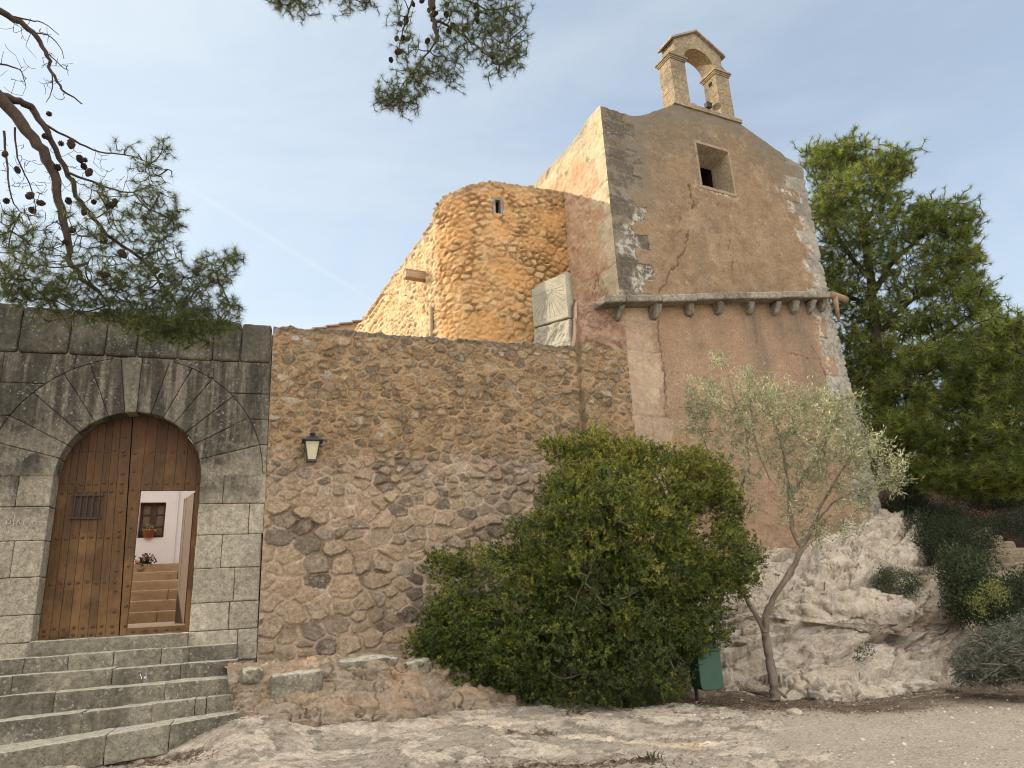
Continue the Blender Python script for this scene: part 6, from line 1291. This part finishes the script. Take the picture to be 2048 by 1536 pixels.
# pines farther right and behind
for lab, bx_, by_, D, cls, sd_ in (('darker pine cut off by the right edge of the view', 2085, 1090, 16.5, [(2050, 690, 40, 34), (2020, 720, 34, 26), (1985, 705, 30, 26), (2000, 665, 20, 20), (2060, 760, 60, 46), (2010, 790, 50, 40), (2060, 840, 60, 46), (2010, 870, 50, 40), (2060, 920, 60, 40), (2015, 940, 50, 34), (2090, 800, 60, 80), (2090, 940, 60, 60), (2035, 665, 20, 16)], 606),
   ('thin sunlit pine seen through the gaps of the big pine', 1800, 1030, 27, [(1800, 660, 50, 30), (1850, 690, 60, 34), (1760, 720, 50, 34), (1900, 700, 50, 40), (1820, 750, 80, 40), (1930, 760, 60, 40), (1760, 800, 60, 50), (1880, 830, 90, 50), (1800, 900, 90, 50), (1960, 880, 80, 60), (1720, 880, 50, 60), (2010, 760, 60, 50), (1740, 960, 60, 40), (1870, 960, 90, 40), (1990, 960, 80, 40)], 707)):
    b = ondepth(bx_, by_, D); b[2] = min(b[2], gzs(b[0], b[1])) if D < 20 else b[2]
    top = ondepth(bx_-25, min(c[1] for c in cls)+30, D); SK = [(np.array([b-Z3*.5, b+(top-b)*.4+[.1, 0, 0], b+(top-b)*.7, top]), .2, .04, 20)]
    pine(lab, b, SK, [(x, y, rx, ry, D, 1.0, 60) for x, y, rx, ry in cls], m_needle2, sd_, .16, .011, 18, .010, .75, tmul=3.0, seg=4, upb=.9, jit=.12)

# ---- shrubs
def shrub(name, lab, cat, cl, n, per, L, w, mat, seed, base, spread=.07, tb=.4, group='shrubs on the slope', up=.5):
    gb = np.random.default_rng(seed); t = thing(name, base, lab, cat, group); q = PB()
    C = np.concatenate([sample(clump(*c), int(n*c[2]*c[3]/sum(k[2]*k[3] for k in cl))+3, gb, .45) for c in cl]); tr = [np.asarray(base)+np.array([0, 0, .05])]
    d = grow(q, tr, C, .02, gb, bendz=.02, minr=.003); q.build('stems', m_twig, t)
    ct = np.asarray(base)+Z3*.1; o_ = C-ct; o_ /= np.linalg.norm(o_, axis=1)[:, None]+1e-9; o_ = blend(o_, (0, 0, up), 1.)
    P = np.repeat(C, per, 0); A = np.repeat(o_, per, 0); P = P+spread*gb.normal(size=P.shape); a = A*.7+.8*gb.normal(size=A.shape); a /= np.linalg.norm(a, axis=1)[:, None]
    leafmesh('foliage', P, a, gb.uniform(.7, 1.25, len(P))*L, gb.uniform(.8, 1.2, len(P))*w, np.clip(tb+np.repeat(.2*gb.normal(size=len(C)), per)+.12*gb.normal(size=len(P)), 0, 1), mat, t, gb=gb); return t
_ov = (OUT.reshape(-1, 3)-EYE); _od = _ov @ _f; _ox = 1024+FPX*(_ov @ _rt)/_od; _oy = 768-FPX*(_ov @ _up)/_od
def onrock(x, y, r=9):
    m_ = np.hypot(_ox-x, _oy-y) < r; i_ = np.flatnonzero(m_); i_ = i_[np.argmin(_od[i_])]; return OUT.reshape(-1, 3)[i_]
def gp(x, y, D): P = ondepth(x, y, D); return np.array([P[0], P[1], gzs(P[0], P[1])])
shrub('shrub', 'blackish green shrub at the foot of the big pine trunk', 'shrub', [(1880, 1095, 50, 40, 16.2, .6), (1850, 1060, 30, 25, 16.6, .4), (1930, 1080, 50, 36, 16.4, .6)], 260, 60, .05, .018, m_dkl, 811, gp(1890, 1140, 16.2), .12, .25)
shrub('shrub', 'broad mid green shrub between the outcrop and the hillside steps', 'shrub', [(1930, 1145, 42, 42, 14.8, .6), (1975, 1195, 50, 30, 14.6, .6), (1965, 1210, 60, 34, 14.4, .5)], 330, 44, .065, .020, m_dkl, 822, gp(1970, 1250, 14.6), .10, .55)
shrub('shrub', 'dark feathery shrub at the right edge below the hillside steps', 'shrub', [(2040, 1215, 60, 42, 13.8, .6), (2010, 1240, 45, 26, 13.6, .4), (2090, 1190, 50, 50, 13.9, .6)], 320, 44, .065, .016, m_dkl, 833, gp(2040, 1275, 13.8), .10, .35)
shrub('shrub', 'airy shrub with yellowish shoots in front of the dark bushes', 'shrub', [(1985, 1185, 24, 20, 13.0, .25), (2005, 1190, 20, 16, 13.0, .2), (1965, 1215, 20, 20, 13.0, .25)], 44, 14, .045, .016, m_yel, 844, gp(1962, 1262, 13.0), .05, .85)
shrub('shrub', 'dark undergrowth bush beside the church corner behind the outcrop', 'shrub', [(1800, 1030, 45, 34, 18.2, .6), (1840, 1040, 30, 24, 17.6, .4)], 200, 60, .055, .02, m_dkl, 871, gp(1800, 1065, 18.2), .13, .15)
shrub('shrub', 'shadowy thicket under the pines above the hillside steps', 'shrub', [(1990, 985, 60, 26, 21.5, .8), (2050, 990, 60, 30, 21.2, .8), (1930, 975, 40, 24, 22, .8)], 300, 60, .06, .022, m_dkl, 872, gp(1990, 1020, 21.5), .15, .3)
shrub('shrub', 'low dark scrub at the foot of the red earth bank', 'shrub', [(1900, 1040, 40, 24, 19.6, .6), (2030, 1050, 40, 18, 19.8, .6)], 180, 50, .05, .018, m_dkl, 873, gp(1930, 1060, 19.6), .12, .25)
P = onrock(1800, 1180)
shrub('rock_shrub', 'small grey green shrub growing in a hollow of the outcrop', 'shrub', [(1795, 1163, 42, 24, math.hypot(P[0], P[1])+.05, .25), (1770, 1155, 20, 18, math.hypot(P[0], P[1])+.1, .2), (1815, 1180, 22, 14, math.hypot(P[0], P[1]), .2)], 130, 26, .035, .013, m_dkl, 855, P-Z3*.1, .05, .62)
P = onrock(1722, 1322)
shrub('weed', 'little weed tuft sprouting at the base of the outcrop', 'weed', [(1722, 1310, 14, 14, math.hypot(P[0], P[1]), .1), (1738, 1298, 8, 12, math.hypot(P[0], P[1]), .08)], 22, 12, .03, .012, m_dkl, 866, P, .03, .5)
P = onz(1300, 1518, .0); P[2] = gzs(P[0], P[1]); gb = np.random.default_rng(3)
for (x_, y_), lb, n_, l_ in (((1300, 1518), 'small green grass tuft in the litter on the bedrock', 60, .13), ((1095, 1470), 'dry low grass tuft in a crack of the bedrock before the bush', 34, .07), ((1905, 1382), 'green grass tuft on the dirt in front of the brush pile', 80, .10), ((1620, 1392), 'green grass tuft at the foot of the outcrop beside the olive', 70, .09), ((812, 1418), 'dry weed tuft at the end of the rock ledge beside the bush', 40, .12)):
    P = onz(x_, y_, .05); P[2] = gzs(P[0], P[1]); V, F, T = blades(P, n_, l_, .009, 9+n_, .4); V[:, :2] += np.repeat(gb.normal(size=(n_, 2))*.05, 10, 0)
    o = thing('grass_tuft', P, lb, 'grass tuft', 'grass tufts on the ground'); link('blades', arrmesh('blades', V, [F], {'tint': T}), m_dkl, o)
# ---- pile of olive prunings
gb = np.random.default_rng(909); PD = 11.3; b = gp(1975, 1345, PD); bp = thing('brush_pile', b, 'heap of cut grey olive branches lying beside the outcrop', 'brush pile')
cl = [(1985, 1326, 46, 32, PD, .5), (2030, 1322, 56, 38, PD, .6), (2010, 1296, 50, 26, PD+.2, .5), (2080, 1308, 56, 50, PD, .6), (1956, 1340, 26, 18, PD-.1, .3), (2060, 1278, 30, 20, PD+.2, .3)]
q = PB(); Pt = np.concatenate([sample(clump(*c), 95, gb) for c in cl]); Pt = Pt[Pt[:, 2] > .02]; ends = []; dirs = []
for c in Pt:
    az = gb.uniform(0, 2*PI); d = np.array([math.cos(az), math.sin(az), gb.normal()*.35]); L = gb.uniform(.2, .6); a = c-d*L*.5; e = c+d*L*.5; m_ = c+.06*gb.normal(size=3)+Z3*.05; e[2] = max(e[2], .03); a[2] = max(a[2], .02)
    q.tube(fine([a, m_, e], 7), np.linspace(gb.uniform(.004, .012), .003, 7), 5, cap=False); ends.append(e); dirs.append((e-m_)/np.linalg.norm(e-m_))
q.build('branches', mat_simple('dead_olive_twig', (.09, .08, .065), (.20, .175, .145), 14, .95, .1), bp)
E_ = np.array(ends); Dr = np.array(dirs); per = 70; P = np.repeat(E_, per, 0)-np.repeat(Dr, per, 0)*gb.uniform(0, .35, (len(E_)*per, 1))+.035*gb.normal(size=(len(E_)*per, 3)); A = np.repeat(Dr, per, 0)*.8+.7*gb.normal(size=P.shape); A /= np.linalg.norm(A, axis=1)[:, None]
P[:, 2] = np.maximum(P[:, 2], .02); leafmesh('foliage', P, A, gb.uniform(.035, .06, len(P)), gb.uniform(.008, .012, len(P)), np.clip(.4+.25*gb.normal(size=len(P)), 0, 1), m_gry, bp, gb=gb)
# ---- geranium beside the courtyard steps
gb = np.random.default_rng(77); gc_ = onplane(283, 1136, WP+(nb_+.25)*nW, nW); ge = thing('geranium', gc_, 'pink flowering geranium in a pot at the top of the courtyard steps', 'potted plant')
q = PB(); q.lathe(gc_-Z3*.16, [(.08, 0), (.11, .13), (.12, .16), (.10, .16)], 14); q.build('pot', m_clay, ge, smooth=True)
C = gc_+gb.normal(size=(40, 3))*np.array([.07, .05, .05])+Z3*.07+np.outer(gb.uniform(0, 1, 40), dW*.08+Z3*.05); P = np.repeat(C, 8, 0)+.02*gb.normal(size=(320, 3)); A = gb.normal(size=P.shape); A /= np.linalg.norm(A, axis=1)[:, None]
leafmesh('leaves', P, A, .05, .045, gb.uniform(.2, .9, len(P)), m_dkl, ge, gb=gb)
m_pet = mat_leaf('pink_petals', [(0, (.45, .12, .14)), (.5, (.62, .22, .25)), (1, (.75, .40, .40))], .2)
for a, b_ in ((-.08, .13), (.04, .18), (.19, .21), (-.01, .08)):
    P = np.repeat([gc_+dW*a+Z3*b_+nW*.08], 26, 0)+.017*gb.normal(size=(26, 3)); A = gb.normal(size=P.shape); A /= np.linalg.norm(A, axis=1)[:, None]; leafmesh('flower', P, A, .030, .028, gb.uniform(0, 1, 26), m_pet, ge, gb=gb)
SUN_E = 5.0; SKY_S = .15; EXPO = .54; VEIL = (.36, .54); VEILC = (4.05, 4.45, 4.62); FILLC = (12.6, 12.3, 11.8)
# ------------------------------------------------------------------ camera, light, sky
cam = bpy.data.cameras.new('camera'); co_ = bpy.data.objects.new('camera', cam); COL.objects.link(co_); SC.camera = co_
cam.sensor_fit = 'HORIZONTAL'; cam.sensor_width = 36; cam.lens = FPX/2048*36; cam.clip_end = 2000; cam.clip_start = .05
Mx = Matrix(((_rt[0], _up[0], -_f[0], EYE[0]), (_rt[1], _up[1], -_f[1], EYE[1]), (_rt[2], _up[2], -_f[2], EYE[2]), (0, 0, 0, 1)))
co_.matrix_world = Mx
SAZ = math.radians(-74.3); SEL = math.radians(24.0)
sd = Vector((math.sin(SAZ)*math.cos(SEL), math.cos(SAZ)*math.cos(SEL), math.sin(SEL)))
sl = bpy.data.lights.new('sun', 'SUN'); sl.energy = SUN_E; sl.angle = math.radians(.53); sl.color = (1, .86, .66)
so = bpy.data.objects.new('sun', sl); COL.objects.link(so); so.rotation_euler = sd.to_track_quat('Z', 'Y').to_euler(); so.location = (-20, 5, 20)
wd = bpy.data.worlds.new('World'); SC.world = wd; wd.use_nodes = True; t = wd.node_tree
for n in list(t.nodes): t.nodes.remove(n)
wn = lambda typ, **k: (lambda q: ([setattr(q, a, b) for a, b in k.items()], q)[1])(t.nodes.new(typ))
ln = t.links.new
out = wn('ShaderNodeOutputWorld'); bg = wn('ShaderNodeBackground'); bg.inputs['Strength'].default_value = SKY_S
sky = wn('ShaderNodeTexSky', sky_type='NISHITA'); sky.sun_disc = False; sky.sun_elevation = SEL; sky.sun_rotation = SAZ % (2*PI); sky.dust_density = .5; sky.ozone_density = 2.0; sky.air_density = 1.0; sky.altitude = 60
tc = wn('ShaderNodeTexCoord'); mp = wn('ShaderNodeMapping'); mp.inputs['Scale'].default_value = (1.0, 1.3, 3.2); ln(tc.outputs['Generated'], mp.inputs[0])
nz_ = wn('ShaderNodeTexNoise'); nz_.inputs['Scale'].default_value = 1.7; nz_.inputs['Detail'].default_value = 7; nz_.inputs['Roughness'].default_value = .55; nz_.inputs['Distortion'].default_value = .5; ln(mp.outputs[0], nz_.inputs['Vector'])
def mr(x, a, b, c, d, sm=True):
    q = wn('ShaderNodeMapRange', interpolation_type='SMOOTHSTEP' if sm else 'LINEAR'); ln(x, q.inputs[0])
    for i, v in enumerate((a, b, c, d)): q.inputs[i+1].default_value = v
    return q.outputs[0]
def ma(op, a, b):
    q = wn('ShaderNodeMath', operation=op)
    for i, v in enumerate((a, b)):
        if hasattr(v, 'is_output'): ln(v, q.inputs[i])
        else: q.inputs[i].default_value = v
    return q.outputs[0]
def dotv(v):
    q = wn('ShaderNodeVectorMath', operation='DOT_PRODUCT'); ln(tc.outputs['Generated'], q.inputs[0]); q.inputs[1].default_value = v; return q.outputs['Value']
sep = wn('ShaderNodeSeparateXYZ'); ln(tc.outputs['Generated'], sep.inputs[0])
veil = mr(nz_.outputs['Fac'], .38, .68, *VEIL)                         # thin cirrus
near = mr(dotv(tuple(sd)), .2, 1.0, 0., .34)                            # hazy brightening towards the sun
low = mr(sep.outputs[2], .0, .5, .42, 0.)
fac = ma('MINIMUM', ma('ADD', ma('ADD', veil, near), low), .96)
# contrail: a thin great-circle line of ice cloud
a_, b_ = Vector(ray(380, 378)).normalized(), Vector(ray(740, 598)).normalized(); nn_ = a_.cross(b_).normalized()
dl = ma('ABSOLUTE', dotv(tuple(nn_)), 0.); ct = ma('MULTIPLY', mr(dl, .0016, .0045, 1., 0.), mr(dotv(tuple((a_+b_).normalized())), .985, .998, 0., .07))
fac = ma('MINIMUM', ma('ADD', fac, ct), .97)
# unseen bright patch added to the sky overhead and behind, filling the shade
bk = mr(dotv((.08, -.6, .79)), .22, .62, 0., 1.); fac2 = ma('MULTIPLY', bk, mr(nz_.outputs['Fac'], .3, .6, .7, 1.))
mx = wn('ShaderNodeMix', data_type='RGBA'); ln(fac, mx.inputs[0]); ln(sky.outputs[0], mx.inputs[6]); mx.inputs[7].default_value = (*VEILC, 1)
mx2 = wn('ShaderNodeMix', data_type='RGBA'); ln(fac2, mx2.inputs[0]); ln(mx.outputs[2], mx2.inputs[6]); mx2.inputs[7].default_value = (*FILLC, 1)
ln(mx2.outputs[2], bg.inputs[0]); ln(bg.outputs[0], out.inputs[0])
vs = SC.view_settings; vs.view_transform = 'Standard'; vs.look = 'None'; vs.exposure = EXPO; vs.gamma = 1; vs.use_curve_mapping = False
SC.cycles.max_bounces = 6; SC.cycles.transparent_max_bounces = 8; SC.cycles.use_denoising = True; SC.cycles.filter_width = 1.1
